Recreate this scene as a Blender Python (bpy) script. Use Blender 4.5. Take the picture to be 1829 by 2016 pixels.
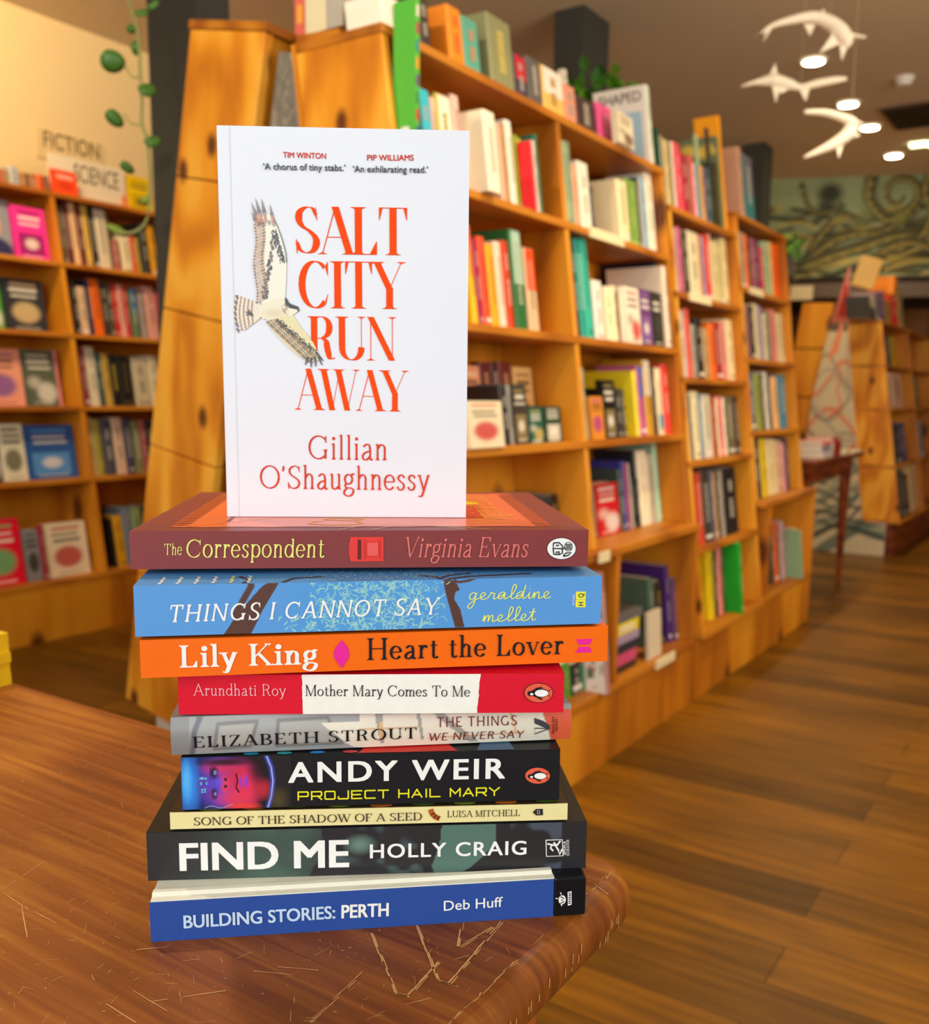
import bpy, bmesh, math, random
import numpy as np
from mathutils import Matrix, Vector
R = math.radians
random.seed(7); rng = np.random.default_rng(7)
sc = bpy.context.scene
col = sc.collection
for o in list(bpy.data.objects): bpy.data.objects.remove(o)

# ------------------------------------------------------------------ camera, light, exposure
CAM_H = 1.03
cd = bpy.data.cameras.new('camera'); cam = bpy.data.objects.new('camera', cd); col.objects.link(cam)
cd.sensor_fit = 'HORIZONTAL'; cd.sensor_width = 36.0; cd.lens = 36.0*1890/1829
cd.shift_y = (1070-1008)/1829.0
cd.clip_start = 0.02
cam.location = (0, 0, CAM_H)
yaw, pitch, roll = R(33.7), R(8.6), R(0.55)
F0 = Vector((-math.sin(yaw), math.cos(yaw), 0)); R0 = Vector((math.cos(yaw), math.sin(yaw), 0)); U0 = Vector((0, 0, 1))
FW = F0*math.cos(pitch)-U0*math.sin(pitch); UP = U0*math.cos(pitch)+F0*math.sin(pitch)
RT = R0*math.cos(roll)+UP*math.sin(roll); UQ = UP*math.cos(roll)-R0*math.sin(roll)
m3 = Matrix((RT, UQ, -FW)).transposed()
cam.matrix_world = Matrix.Translation(cam.location) @ m3.to_4x4()
cd.dof.use_dof = True; cd.dof.focus_distance = 0.475; cd.dof.aperture_fstop = 11.5
sc.camera = cam
sc.view_settings.view_transform = 'Standard'; sc.view_settings.look = 'None'
sc.view_settings.gamma = 1.0; sc.view_settings.use_curve_mapping = False
sc.view_settings.exposure = 0.08
w = bpy.data.worlds.new('world'); sc.world = w; w.use_nodes = True
w.node_tree.nodes['Background'].inputs[0].default_value = (1.0, 0.91, 0.78, 1)
w.node_tree.nodes['Background'].inputs[1].default_value = 0.6
def area(name, loc, target, sx, sy, power, color):
    l = bpy.data.lights.new(name, 'AREA'); l.shape = 'RECTANGLE'; l.size = sx; l.size_y = sy; l.energy = power; l.color = color
    o = bpy.data.objects.new(name, l); col.objects.link(o); o.location = loc
    o.rotation_euler = (Vector(target)-Vector(loc)).to_track_quat('-Z', 'Y').to_euler()
    return o
# daylight through the shop window behind the photographer
area('window_daylight', (0.35, -2.6, 1.9), (-0.6, 1.5, 0.9), 3.2, 2.0, 78, (0.76, 0.88, 1.0))
area('side_window_daylight', (2.6, 0.6, 1.9), (-1.2, 2.4, 0.9), 2.4, 1.8, 30, (0.88, 0.94, 1.0))
# warm rows of ceiling lamps out of frame over the first aisle and the wall shelves
CEIL = 2.77
def spot(name, loc, power, color=(1, 0.83, 0.58), ang=110, tgt=None):
    l = bpy.data.lights.new(name, 'SPOT'); l.energy = power; l.color = color; l.spot_size = R(ang); l.spot_blend = 0.7; l.shadow_soft_size = 0.06
    o = bpy.data.objects.new(name, l); col.objects.link(o); o.location = loc
    if tgt: o.rotation_euler = (Vector(tgt)-Vector(loc)).to_track_quat('-Z', 'Y').to_euler()
    return o
for k, (x, y, p) in enumerate([(-0.45, 1.9, 66), (-0.4, 3.2, 52), (-3.0, 1.4, 14), (-3.05, 2.7, 36), (0.3, 4.5, 25), (-0.8, 0.9, 18)]):
    spot('aisle_lamp_light', (x, y, CEIL-0.06), p)

spot('wall_fill_light', (-3.2, 1.9, CEIL-0.06), 62, (1, 0.74, 0.4), 125, (-4.3, 2.7, 2.2))  # added fill that brightens the cream wall, not a known fixture
spot('plank_fill_light', (-1.25, 0.1, CEIL-0.06), 75, (1, 0.82, 0.55), 70, (-1.75, 1.6, 1.3))  # unseen fill added to brighten the plank ends

area('ceiling_fill_light', (1.5, 2.6, 1.9), (0.8, 3.0, 2.77), 1.6, 2.4, 62, (1.0, 0.82, 0.58))  # invented upward fill, out of frame, to lift the ceiling
spot('table_fill_light', (-1.5, 0.6, CEIL-0.06), 60, (1, 0.84, 0.6), 70, (-0.75, 0.25, 0.76))  # overhead fill added to brighten the table, shadow falling front right

# ------------------------------------------------------------------ helpers
def lin(c):
    c = c/255.0
    return c/12.92 if c <= 0.04045 else ((c+0.055)/1.055)**2.4
def hexc(h):
    return tuple(lin(int(h[i:i+2], 16)) for i in (0, 2, 4))
class N:
    def __init__(s, name):
        s.m = bpy.data.materials.new(name); s.m.use_nodes = True; s.t = s.m.node_tree; s.b = s.t.nodes['Principled BSDF']
    def n(s, typ, **kw):
        x = s.t.nodes.new(typ)
        for k, v in kw.items(): setattr(x, k, v)
        return x
    def l(s, a, b): s.t.links.new(a, b)
    def base(s, c): s.b.inputs['Base Color'].default_value = (*c[:3], 1)
    def rough(s, r): s.b.inputs['Roughness'].default_value = r
    def spec(s, r): s.b.inputs['Specular IOR Level'].default_value = r
def mat(name, hx, rough=0.5, spec=0.5, metal=0, emit=None, es=0, bump=0, bscale=80):
    q = N(name); c = hexc(hx) if isinstance(hx, str) else hx
    q.base(c); q.rough(rough); q.spec(spec); q.b.inputs['Metallic'].default_value = metal
    if emit: q.b.inputs['Emission Color'].default_value = (*emit, 1); q.b.inputs['Emission Strength'].default_value = es
    # slight mottling so that nothing is a perfectly flat colour
    no = q.n('ShaderNodeTexNoise'); no.inputs['Scale'].default_value = bscale; tc = q.n('ShaderNodeTexCoord'); q.l(tc.outputs['Object'], no.inputs['Vector'])
    mx = q.n('ShaderNodeMix', data_type='RGBA'); mx.inputs[6].default_value = (*[v*0.94 for v in c[:3]], 1); mx.inputs[7].default_value = (*[min(1, v*1.04) for v in c[:3]], 1)
    q.l(no.outputs['Fac'], mx.inputs[0]); q.l(mx.outputs[2], q.b.inputs['Base Color'])
    if bump:
        bp = q.n('ShaderNodeBump'); bp.inputs['Strength'].default_value = bump; bp.inputs['Distance'].default_value = 0.002
        q.l(no.outputs['Fac'], bp.inputs['Height']); q.l(bp.outputs['Normal'], q.b.inputs['Normal'])
    return q.m
def mat_col(name, rough=0.45, spec=0.4, gain=1.0, noise=0.06):
    q = N(name); a = q.n('ShaderNodeAttribute', attribute_name='Col')
    no = q.n('ShaderNodeTexNoise'); no.inputs['Scale'].default_value = 35; tc = q.n('ShaderNodeTexCoord'); q.l(tc.outputs['Object'], no.inputs['Vector'])
    mr = q.n('ShaderNodeMapRange'); mr.inputs[3].default_value = gain*(1-noise); mr.inputs[4].default_value = gain*(1+noise); q.l(no.outputs['Fac'], mr.inputs[0])
    vm = q.n('ShaderNodeVectorMath', operation='SCALE'); q.l(a.outputs['Color'], vm.inputs[0]); q.l(mr.outputs[0], vm.inputs[3])
    q.l(vm.outputs[0], q.b.inputs['Base Color']); q.rough(rough); q.spec(spec)
    return q.m
def mat_wood(name, c0, c1, c2, scale=(3, 3, 0.6), knots=True, rough=0.45, spec=0.4, ring=7.0, kscale=2.2, kmap=(0, 2, 1.2)):
    q = N(name); tc = q.n('ShaderNodeTexCoord'); mp = q.n('ShaderNodeMapping'); mp.inputs['Scale'].default_value = scale
    q.l(tc.outputs['Object'], mp.inputs[0])
    n1 = q.n('ShaderNodeTexNoise'); n1.inputs['Scale'].default_value = 1.3; n1.inputs['Detail'].default_value = 2; q.l(mp.outputs[0], n1.inputs['Vector'])
    sn = q.n('ShaderNodeMath', operation='MULTIPLY'); sn.inputs[1].default_value = ring*6.28; q.l(n1.outputs['Fac'], sn.inputs[0])
    s2 = q.n('ShaderNodeMath', operation='SINE'); q.l(sn.outputs[0], s2.inputs[0])
    mr = q.n('ShaderNodeMapRange'); mr.inputs[1].default_value = -1; q.l(s2.outputs[0], mr.inputs[0])
    n2 = q.n('ShaderNodeTexNoise'); n2.inputs['Scale'].default_value = 9; n2.inputs['Detail'].default_value = 5; q.l(mp.outputs[0], n2.inputs['Vector'])
    ad = q.n('ShaderNodeMath', operation='ADD'); a2 = q.n('ShaderNodeMath', operation='MULTIPLY'); a2.inputs[1].default_value = 0.6
    a3 = q.n('ShaderNodeMath', operation='MULTIPLY'); a3.inputs[1].default_value = 0.6
    q.l(mr.outputs[0], a2.inputs[0]); q.l(n2.outputs['Fac'], a3.inputs[0]); q.l(a2.outputs[0], ad.inputs[0]); q.l(a3.outputs[0], ad.inputs[1])
    cr = q.n('ShaderNodeValToRGB'); e = cr.color_ramp.elements; e[0].position = 0.2; e[0].color = (*hexc(c0), 1); e[1].position = 0.9; e[1].color = (*hexc(c2), 1)
    k = cr.color_ramp.elements.new(0.55); k.color = (*hexc(c1), 1); q.l(ad.outputs[0], cr.inputs[0])
    out = cr.outputs[0]
    if knots:
        vo = q.n('ShaderNodeTexVoronoi', voronoi_dimensions='2D'); vo.inputs['Scale'].default_value = kscale
        sx = q.n('ShaderNodeSeparateXYZ'); cx = q.n('ShaderNodeCombineXYZ'); q.l(tc.outputs['Object'], sx.inputs[0]); xy = q.n('ShaderNodeMath', operation='ADD'); q.l(sx.outputs[0], xy.inputs[0]); q.l(sx.outputs[1], xy.inputs[1]); q.l(xy.outputs[0], cx.inputs[0])
        zz = q.n('ShaderNodeMath', operation='MULTIPLY'); zz.inputs[1].default_value = .6; q.l(sx.outputs[2], zz.inputs[0]); q.l(zz.outputs[0], cx.inputs[1]); q.l(cx.outputs[0], vo.inputs['Vector'])
        kr = q.n('ShaderNodeValToRGB'); kr.color_ramp.elements[0].position = 0.05; kr.color_ramp.elements[0].color = (1, 1, 1, 1); kr.color_ramp.elements[1].position = 0.12; kr.color_ramp.elements[1].color = (0, 0, 0, 1)
        q.l(vo.outputs['Distance'], kr.inputs[0])
        mx = q.n('ShaderNodeMix', data_type='RGBA'); q.l(kr.outputs[0], mx.inputs[0]); q.l(out, mx.inputs[6]); mx.inputs[7].default_value = (*hexc('6a3410'), 1)
        out = mx.outputs[2]
    q.l(out, q.b.inputs['Base Color']); q.rough(rough); q.spec(spec)
    return q.m
def link(name, verts, faces, m=None, parent=None, cols=None, mats=None, smooth=False, fm=None):
    me = bpy.data.meshes.new(name); me.from_pydata([tuple(map(float, v)) for v in verts], [], [tuple(map(int, f)) for f in faces])
    if cols is not None:
        a = me.color_attributes.new('Col', 'FLOAT_COLOR', 'POINT')
        c = np.ones((len(verts), 4), dtype=np.float32); c[:, :3] = cols; a.data.foreach_set('color', c.ravel())
    for q in (mats or ([m] if m else [])): me.materials.append(q)
    if fm is not None: me.polygons.foreach_set('material_index', np.array(fm, dtype=np.int32))
    if smooth: me.polygons.foreach_set('use_smooth', [True]*len(me.polygons))
    me.validate(); me.update()
    o = bpy.data.objects.new(name, me); col.objects.link(o)
    if parent: o.parent = parent
    return o
def tag(o, label=None, cat=None, group=None, kind=None):
    if label: o['label'] = label
    if cat: o['category'] = cat
    if group: o['group'] = group
    if kind: o['kind'] = kind
    return o
def empty(name, loc, label, cat, group=None, rz=0.0):
    o = bpy.data.objects.new(name, None); col.objects.link(o); o.location = loc; o.rotation_euler = (0, 0, rz); o.empty_display_size = 0.05
    return tag(o, label, cat, group)
HF = [(0, 3, 2, 1), (4, 5, 6, 7), (0, 1, 5, 4), (1, 2, 6, 5), (2, 3, 7, 6), (3, 0, 4, 7)]
class MB:
    def __init__(s): s.v = []; s.f = []
    def hexa(s, p):          # 8 corners: bottom ring then top ring
        b = len(s.v); s.v += p; s.f += [tuple(i+b for i in q) for q in HF]; return s
    def box(s, x0, x1, y0, y1, z0, z1):
        return s.hexa([(x0, y0, z0), (x1, y0, z0), (x1, y1, z0), (x0, y1, z0), (x0, y0, z1), (x1, y0, z1), (x1, y1, z1), (x0, y1, z1)])
    def prism(s, poly, a, b, ax='y'):   # poly in XZ (ax y) or XY (ax z), extruded from a to b
        n = len(poly); o = len(s.v)
        for t in (a, b):
            for u, v in poly: s.v.append((u, t, v) if ax == 'y' else ((u, v, t) if ax == 'z' else (t, u, v)))
        s.f.append(tuple(o+i for i in range(n))); s.f.append(tuple(o+n+i for i in reversed(range(n))))
        for i in range(n): j = (i+1) % n; s.f.append((o+j, o+i, o+n+i, o+n+j))
        return s
    def tube(s, pts, rad, n=8, cap=True, flat=None):
        pts = [Vector(p) for p in pts]; o = len(s.v); m = len(pts); up = Vector((0.13, 0.21, 0.97)).normalized()
        for i, p in enumerate(pts):
            d = (pts[min(i+1, m-1)]-pts[max(i-1, 0)]).normalized(); a = d.cross(up)
            if a.length < 1e-4: a = d.cross(Vector((1, 0, 0)))
            a.normalize(); b = a.cross(d).normalized(); r = rad[i] if hasattr(rad, '__len__') else rad
            for k in range(n):
                t = 2*math.pi*k/n; s.v.append(tuple(p+a*math.cos(t)*r+b*math.sin(t)*r*(flat or 1)))
        for i in range(m-1):
            for k in range(n):
                k2 = (k+1) % n; s.f.append((o+i*n+k, o+i*n+k2, o+(i+1)*n+k2, o+(i+1)*n+k))
        if cap: s.f.append(tuple(o+k for k in reversed(range(n)))); s.f.append(tuple(o+(m-1)*n+k for k in range(n)))
        return s
    def build(s, name, m, parent=None, smooth=False, bevel=0, seg=2):
        o = link(name, s.v, s.f, m, parent, smooth=smooth)
        bm = bmesh.new(); bm.from_mesh(o.data); bmesh.ops.recalc_face_normals(bm, faces=bm.faces); bm.to_mesh(o.data); bm.free()
        if smooth: o.data.polygons.foreach_set('use_smooth', [True]*len(o.data.polygons))
        if bevel:
            b = o.modifiers.new('edge', 'BEVEL'); b.width = bevel; b.segments = seg; b.limit_method = 'ANGLE'
        return o
def catmull(P, n=10):
    P = [np.array(p, float) for p in P]; out = []
    for i in range(len(P)-1):
        p0 = P[max(i-1, 0)]; p1 = P[i]; p2 = P[i+1]; p3 = P[min(i+2, len(P)-1)]
        for t in np.linspace(0, 1, n, endpoint=False):
            out.append(0.5*((2*p1)+(-p0+p2)*t+(2*p0-5*p1+4*p2-p3)*t*t+(-p0+3*p1-3*p2+p3)*t**3))
    out.append(P[-1]); return out

# ---- a small raster to print artwork with: an (ny, nx) grid of colours over a flat w x h rectangle
class Paint:
    def __init__(s, nx, ny, bg, w=1.0, h=1.0):
        s.nx, s.ny, s.w, s.h = nx, ny, w, h
        s.X, s.Y = np.meshgrid(np.linspace(0, w, nx), np.linspace(0, h, ny))
        s.c = np.zeros((ny, nx, 3)); s.c[:] = hexc(bg)
    def _mix(s, a, c, sl=None):
        t = s.c if sl is None else s.c[sl]; c = np.array(hexc(c) if isinstance(c, str) else c)
        t[...] = t*(1-a[..., None])+c*a[..., None]
    def rect(s, x0, x1, y0, y1, c, a=1.0):
        s._mix(((s.X >= x0) & (s.X <= x1) & (s.Y >= y0) & (s.Y <= y1))*a, c)
    def blob(s, cx, cy, rx, ry, c, a=1.0, soft=0.3, rot=0.0):
        ct, st = math.cos(rot), math.sin(rot); dx, dy = s.X-cx, s.Y-cy
        r = np.sqrt(((dx*ct+dy*st)/rx)**2+((-dx*st+dy*ct)/ry)**2)
        s._mix(np.clip((1+soft-r)/(2*soft+1e-6), 0, 1)*a, c)
    def poly(s, P, c, a=1.0):
        ins = np.zeros(s.X.shape, bool); n = len(P)
        for i in range(n):
            (x0, y0), (x1, y1) = P[i], P[(i+1) % n]
            if y0 == y1: continue
            cnd = (s.Y > min(y0, y1)) & (s.Y <= max(y0, y1)) & (s.X < (s.Y-y0)*(x1-x0)/(y1-y0)+x0); ins ^= cnd
        s._mix(ins*a, c)
    def stroke(s, P, wd, c, a=1.0, soft=0.4):
        P = [np.array(p[:2], float) for p in P]; W = wd if hasattr(wd, '__len__') else [wd]*len(P); mw = max(W)*(1+soft)
        allp = np.array(P); x0, y0 = allp.min(0)-mw; x1, y1 = allp.max(0)+mw
        i0 = max(0, int(x0/s.w*(s.nx-1))); i1 = min(s.nx, int(x1/s.w*(s.nx-1))+2); j0 = max(0, int(y0/s.h*(s.ny-1))); j1 = min(s.ny, int(y1/s.h*(s.ny-1))+2)
        if i1 <= i0 or j1 <= j0: return
        sl = (slice(j0, j1), slice(i0, i1)); X, Y = s.X[sl], s.Y[sl]; best = np.zeros(X.shape)
        for i in range(len(P)-1):
            d = P[i+1]-P[i]; L = max(d@d, 1e-12); t = np.clip(((X-P[i][0])*d[0]+(Y-P[i][1])*d[1])/L, 0, 1)
            dist = np.hypot(X-P[i][0]-t*d[0], Y-P[i][1]-t*d[1]); ww = W[i]*(1-t)+W[i+1]*t
            best = np.maximum(best, np.clip((1+soft-dist/np.maximum(ww, 1e-9))/(2*soft), 0, 1))
        s._mix(best*a, c, sl)
    def noise(s, nx, ny, amp, seed=1):
        g = np.random.default_rng(seed).normal(0, 1, (ny+1, nx+1)); u = s.X/s.w*nx; v = s.Y/s.h*ny
        i = np.clip(u.astype(int), 0, nx-1); j = np.clip(v.astype(int), 0, ny-1); fu = u-i; fv = v-j
        fu = fu*fu*(3-2*fu); fv = fv*fv*(3-2*fv)
        return amp*((g[j, i]*(1-fu)+g[j, i+1]*fu)*(1-fv)+(g[j+1, i]*(1-fu)+g[j+1, i+1]*fu)*fv)
    def grain(s, nx, ny, amp, seed=1): s.c = np.clip(s.c*(1+s.noise(nx, ny, amp, seed))[..., None], 0, 1)
    def build(s, name, fn, m, parent=None, label=None):
        """fn(u, v) with u, v arrays in 0..1 returns (N,3) positions"""
        u = (s.X/s.w).ravel(); v = (s.Y/s.h).ravel(); V = fn(u, v); nx, ny = s.nx, s.ny
        idx = np.arange(nx*ny).reshape(ny, nx)
        Fc = np.stack([idx[:-1, :-1], idx[:-1, 1:], idx[1:, 1:], idx[1:, :-1]], -1).reshape(-1, 4)
        o = link(name, V, Fc, m, parent, cols=s.c.reshape(-1, 3))
        if label: o['label'] = label
        return o
# ------------------------------------------------------------------ lettering
_sans = {}
def sans(txt, bold=0.0, track=1.0):
    key = (txt, bold, track)
    if key in _sans: return _sans[key]
    cu = bpy.data.curves.new('t', 'FONT'); cu.body = txt; cu.space_character = track; cu.resolution_u = 4
    o = bpy.data.objects.new('t', cu); col.objects.link(o)
    dg = bpy.context.evaluated_depsgraph_get(); me = o.evaluated_get(dg).to_mesh()
    V = np.array([v.co[:2] for v in me.vertices]).reshape(-1, 2); Fc = [tuple(p.vertices) for p in me.polygons]
    o.evaluated_get(dg).to_mesh_clear(); bpy.data.objects.remove(o); bpy.data.curves.remove(cu)
    cap = 0.70
    if bold:
        vs, fs = [], []
        for dx, dy in ((-1, -.6), (1, -.6), (-1, .6), (1, .6), (0, 0)):
            fs += [tuple(i+len(vs)*len(V) for i in f) for f in Fc]; vs.append(V+np.array([dx, dy])*bold)
        V = np.concatenate(vs); Fc = fs
    _sans[key] = (V, Fc, cap); return _sans[key]

class Serif:
    """roman letters drawn from stems, hairlines and brackets; cap height 1"""
    def __init__(s, T=.13, t=.035, sf=.10, xh=.62, bk=.07, nib=12, p=1.25, sw=1.0):
        s.T, s.t, s.sf, s.x, s.bk, s.phi, s.p, s.sw = T, t, sf, xh, bk, R(nib), p, sw
    def P(s, pts): b = len(s.V); s.V += [tuple(q) for q in pts]; s.F.append(tuple(range(b, b+len(pts))))
    def st(s, x0, y0, x1, y1, w): h = w/2; s.P([(x0-h, y0), (x0+h, y0), (x1+h, y1), (x1-h, y1)])
    def bar(s, x0, x1, y, w=None): h = (w or s.t)/2; s.P([(x0, y-h), (x1, y-h), (x1, y+h), (x0, y+h)])
    def sr(s, x, y, d, w, l=1, r=1):       # foot (d=1) or head (d=-1) serif of a stem of width w
        if s.sf <= 0: return
        a, b = x-w/2-s.sf*l, x+w/2+s.sf*r; k = s.t*.8; h = w/2
        s.P([(a, y), (b, y), (b, y+d*k), (a, y+d*k)])
        if l: s.P([(x-h-s.sf*.55*l, y+d*k), (x-h, y+d*k), (x-h, y+d*(k+s.bk))])
        if r: s.P([(x+h, y+d*k), (x+h+s.sf*.55*r, y+d*k), (x+h, y+d*(k+s.bk))])
    def beak(s, x, y, dy, dx):             # tapering end of an arm
        if s.sf <= 0: return
        s.P([(x, y), (x, y+dy), (x-s.t*.8*np.sign(dx), y+dy), (x-dx, y)])
    def wid(s, d):
        a = math.atan2(d[1], d[0]); return s.t+(s.T-s.t)*abs(math.sin(a+s.phi))**s.p
    def cv(s, pts, taper0=1, taper1=1):
        pts = [np.array(q, float) for q in pts]; n = len(pts); L = []; Rr = []
        for i in range(n):
            d = pts[min(i+1, n-1)]-pts[max(i-1, 0)]; d = d/(np.hypot(*d)+1e-9); w = s.wid(d)/2
            u = i/(n-1); w *= (taper0+(1-taper0)*min(1, u*5))*(taper1+(1-taper1)*min(1, (1-u)*5))
            nn = np.array([-d[1], d[0]])*w; L.append(pts[i]+nn); Rr.append(pts[i]-nn)
        for i in range(n-1): s.P([L[i], Rr[i], Rr[i+1], L[i+1]])
    def arc(s, cx, cy, rx, ry, a0, a1, n=18, **k):
        s.cv([(cx+rx*math.cos(R(a0+(a1-a0)*i/n)), cy+ry*math.sin(R(a0+(a1-a0)*i/n))) for i in range(n+1)], **k)
    def sp(s, P, n=6, **k): s.cv(catmull(P, n), **k)
    def stem(s, x, y0=0, y1=1, w=None, f=1, h=1):
        w = w or s.T; s.st(x, y0, x, y1, w)
        if f: s.sr(x, y0, 1, w)
        if h == 1: s.sr(x, y1, -1, w)
        elif h == 2: s.sr(x, y1, -1, w, 1, 0)
    def glyph(s, c):
        T, t, x, h = s.T, s.t, s.x, s.t*1.15; H = T/2
        if c == ' ': return .30
        if c == "'": s.sp([(.09, .98), (.11, .9), (.06, .74)], taper1=.3); return .2
        if c == '.': s.dot(.08, .06); return .2
        if c == 'A': s.st(.08, 0, .44, 1, h*1.3); s.st(.44, 1, .82, 0, T); s.bar(.2, .68, .36); s.sr(.08, 0, 1, h); s.sr(.82, 0, 1, T); return .92
        if c == 'B': s.stem(.16); s.bar(.1, .4, 1-t/2); s.bar(.16, .42, .53); s.bar(.1, .42, t/2); s.arc(.38, .765, .23, .235-t/2, 90, -90); s.arc(.4, .265, .29, .265-t/2, 90, -90); return .78
        if c in 'CG':
            s.arc(.5, .5, .44-H*.6, .5-t/2, 48, 312); s.beak(.86, .98, -.3, .0); s.P([(.86-t*.8, .985), (.86, .985), (.86, .68), (.86-t*.8, .7), (.78, .87)]) if s.sf > 0 else None
            if c == 'C': s.P([(.86, .3), (.86-t*.7, .3), (.76, .12), (.8, .1)]) if s.sf > 0 else None; return .95
            s.stem(.82, .03, .42, f=0); return 1.0
        if c == 'D': s.stem(.16); s.bar(.1, .42, 1-t/2); s.bar(.1, .42, t/2); s.arc(.4, .5, .5-H, .5-t/2, 90, -90); return .98
        if c in 'EF':
            s.stem(.16); s.bar(.1, .66, 1-t/2); s.beak(.66, 1, -.24, .14); s.bar(.16, .5, .52); s.P([(.5, .64), (.5, .4), (.5-t, .5), (.5-t, .54)]) if s.sf > 0 else None
            if c == 'E': s.bar(.1, .7, t/2); s.beak(.7, 0, .26, .16); return .76
            return .7
        if c == 'H': s.stem(.16); s.stem(.8); s.bar(.16, .8, .51); return .96
        if c == 'I': s.stem(.18); return .36
        if c == 'K': s.stem(.16); s.st(.22, .4, .72, 1, h); s.st(.36, .56, .8, 0, T); s.sr(.72, 1, -1, h); s.sr(.8, 0, 1, T); return .9
        if c == 'L': s.stem(.16); s.bar(.1, .66, t/2); s.beak(.66, 0, .28, .2); return .7
        if c == 'M': s.stem(.13, w=h*1.1, h=2); s.st(.14, 1, .52, 0, T); s.st(.52, 0, .9, 1, h); s.stem(.92, h=0); s.sr(.92, 1, -1, T, 0, 1); return 1.08
        if c == 'N': s.stem(.13, w=h*1.1, h=2); s.st(.13, 1, .79, 0, T); s.stem(.8, w=h*1.1, f=0); return .94
        if c in 'OQ': s.arc(.5, .5, .46-H*.6, .5-t/2, 0, 360, 40); return 1.0
        if c == 'P': s.stem(.16); s.bar(.1, .4, 1-t/2); s.bar(.16, .4, .48); s.arc(.38, .74, .28, .26-t/2, 90, -90); return .72
        if c == 'R': s.stem(.16); s.bar(.1, .38, 1-t/2); s.bar(.16, .4, .5); s.arc(.37, .75, .26, .25-t/2, 90, -90); s.sp([(.4, .5), (.52, .42), (.58, .2), (.66, .04), (.8, .05)], taper1=.4); return .84
        if c == 'S':
            s.sp([(.6, .82), (.5, .96), (.33, .975), (.17, .88), (.14, .72), (.24, .58), (.42, .48), (.56, .36), (.6, .22), (.5, .07), (.32, .025), (.16, .09), (.08, .24)], taper0=.5, taper1=.5)
            if s.sf > 0: s.P([(.6, .99), (.6-t*.7, .99), (.58, .8), (.62, .7), (.63, .72)]); s.P([(.07, .0), (.07+t*.7, 0), (.11, .2), (.06, .32), (.05, .3)])
            return .7
        if c == 'T': s.stem(.42, h=0); s.bar(.04, .8, 1-t/2); s.beak(.04, 1, -.27, -.1); s.beak(.8, 1, -.27, .1); return .84
        if c == 'U': s.st(.16, .3, .16, 1, T); s.sr(.16, 1, -1, T); s.st(.76, .3, .76, 1, h); s.sr(.76, 1, -1, h); s.arc(.46, .3, .3, .3-t/2, 180, 360); return .9
        if c == 'V': s.st(.1, 1, .46, 0, T); s.st(.46, 0, .8, 1, h); s.sr(.1, 1, -1, T); s.sr(.8, 1, -1, h); return .88
        if c == 'W': s.st(.1, 1, .4, 0, T); s.st(.4, 0, .66, 1, h); s.st(.6, 1, .92, 0, T); s.st(.92, 0, 1.22, 1, h); s.sr(.1, 1, -1, T); s.sr(.62, 1, -1, T); s.sr(1.22, 1, -1, h); return 1.3
        if c == 'Y': s.stem(.46, 0, .46, h=0); s.st(.46, .42, .1, 1, T); s.st(.46, .42, .8, 1, h); s.sr(.1, 1, -1, T); s.sr(.8, 1, -1, h); return .88
        if c == 'Z': s.bar(.08, .68, 1-t/2); s.st(.1, 0, .64, 1, T); s.bar(.08, .7, t/2); s.beak(.08, 1, -.2, -.1); s.beak(.7, 0, .24, .14); return .76
        # lower case
        if c == 'a': s.st(.42, .1*x, .42, .66*x, T*.92); s.sp([(.42, .62*x), (.38, .9*x), (.26, .97*x), (.1, .82*x)]); s.sp([(.42, .56*x), (.2, .46*x), (.08, .26*x), (.12, .05*x), (.26, .03*x), (.42, .24*x)]); s.sp([(.42, .1*x), (.46, .01), (.54, .08*x)], taper1=.4); return .56
        if c == 'd': s.arc(.28, .5*x, .24-H*.4, .5*x-t/2, 20, 340); s.st(.5, 0, .5, 1.04, T*.92); s.sr(.5, 1.04, -1, T*.92, 1, 0); s.sr(.5, 0, 1, T*.92, 0, 1); return .62
        if c == 'e': s.arc(.28, .5*x, .25-H*.4, .5*x-t/2, 5, 325, 26); s.bar(.08, .5, .53*x); return .56
        if c == 'g':
            s.arc(.26, .66*x, .18, .34*x-t/2, 0, 360, 24); s.sp([(.14, .4*x), (.1, .22*x), (.2, .12*x), (.38, .1*x), (.5, -.02), (.42, -.22), (.24, -.28), (.06, -.2), (.06, -.06), (.18, .1*x)]); s.sp([(.4, .88*x), (.46, 1.0*x), (.56, .98*x)]); return .56
        if c in 'hnmur':
            w = T*.92
            if c == 'u':
                s.st(.14, .2*x, .14, x, w); s.sr(.14, x, -1, w, 1, 0); s.sp([(.14, .25*x), (.18, .06*x), (.3, .03*x), (.46, .2*x)]); s.st(.48, 0, .48, x, w); s.sr(.48, x, -1, w, 1, 0); s.sr(.48, 0, 1, w, 0, 1); return .62
            s.st(.14, 0, .14, 1.04 if c == 'h' else x, w); s.sr(.14, 1.04 if c == 'h' else x, -1, w, 1, 0); s.sr(.14, 0, 1, w)
            if c == 'r': s.sp([(.16, .7*x), (.24, .92*x), (.36, .96*x)]); s.dot(.37, .88*x, .07); return .44
            s.sp([(.16, .72*x), (.26, .93*x), (.38, .94*x), (.46, .8*x), (.47, .62*x)]); s.st(.47, 0, .47, .68*x, w); s.sr(.47, 0, 1, w)
            if c == 'm': s.sp([(.49, .72*x), (.59, .93*x), (.71, .94*x), (.79, .8*x), (.8, .62*x)]); s.st(.8, 0, .8, .68*x, w); s.sr(.8, 0, 1, w); return .94
            return .62
        if c == 'i': s.st(.14, 0, .14, x, T*.92); s.sr(.14, x, -1, T*.92, 1, 0); s.sr(.14, 0, 1, T*.92); s.dot(.14, x+.2, T*.62+.015); return .29
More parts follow.
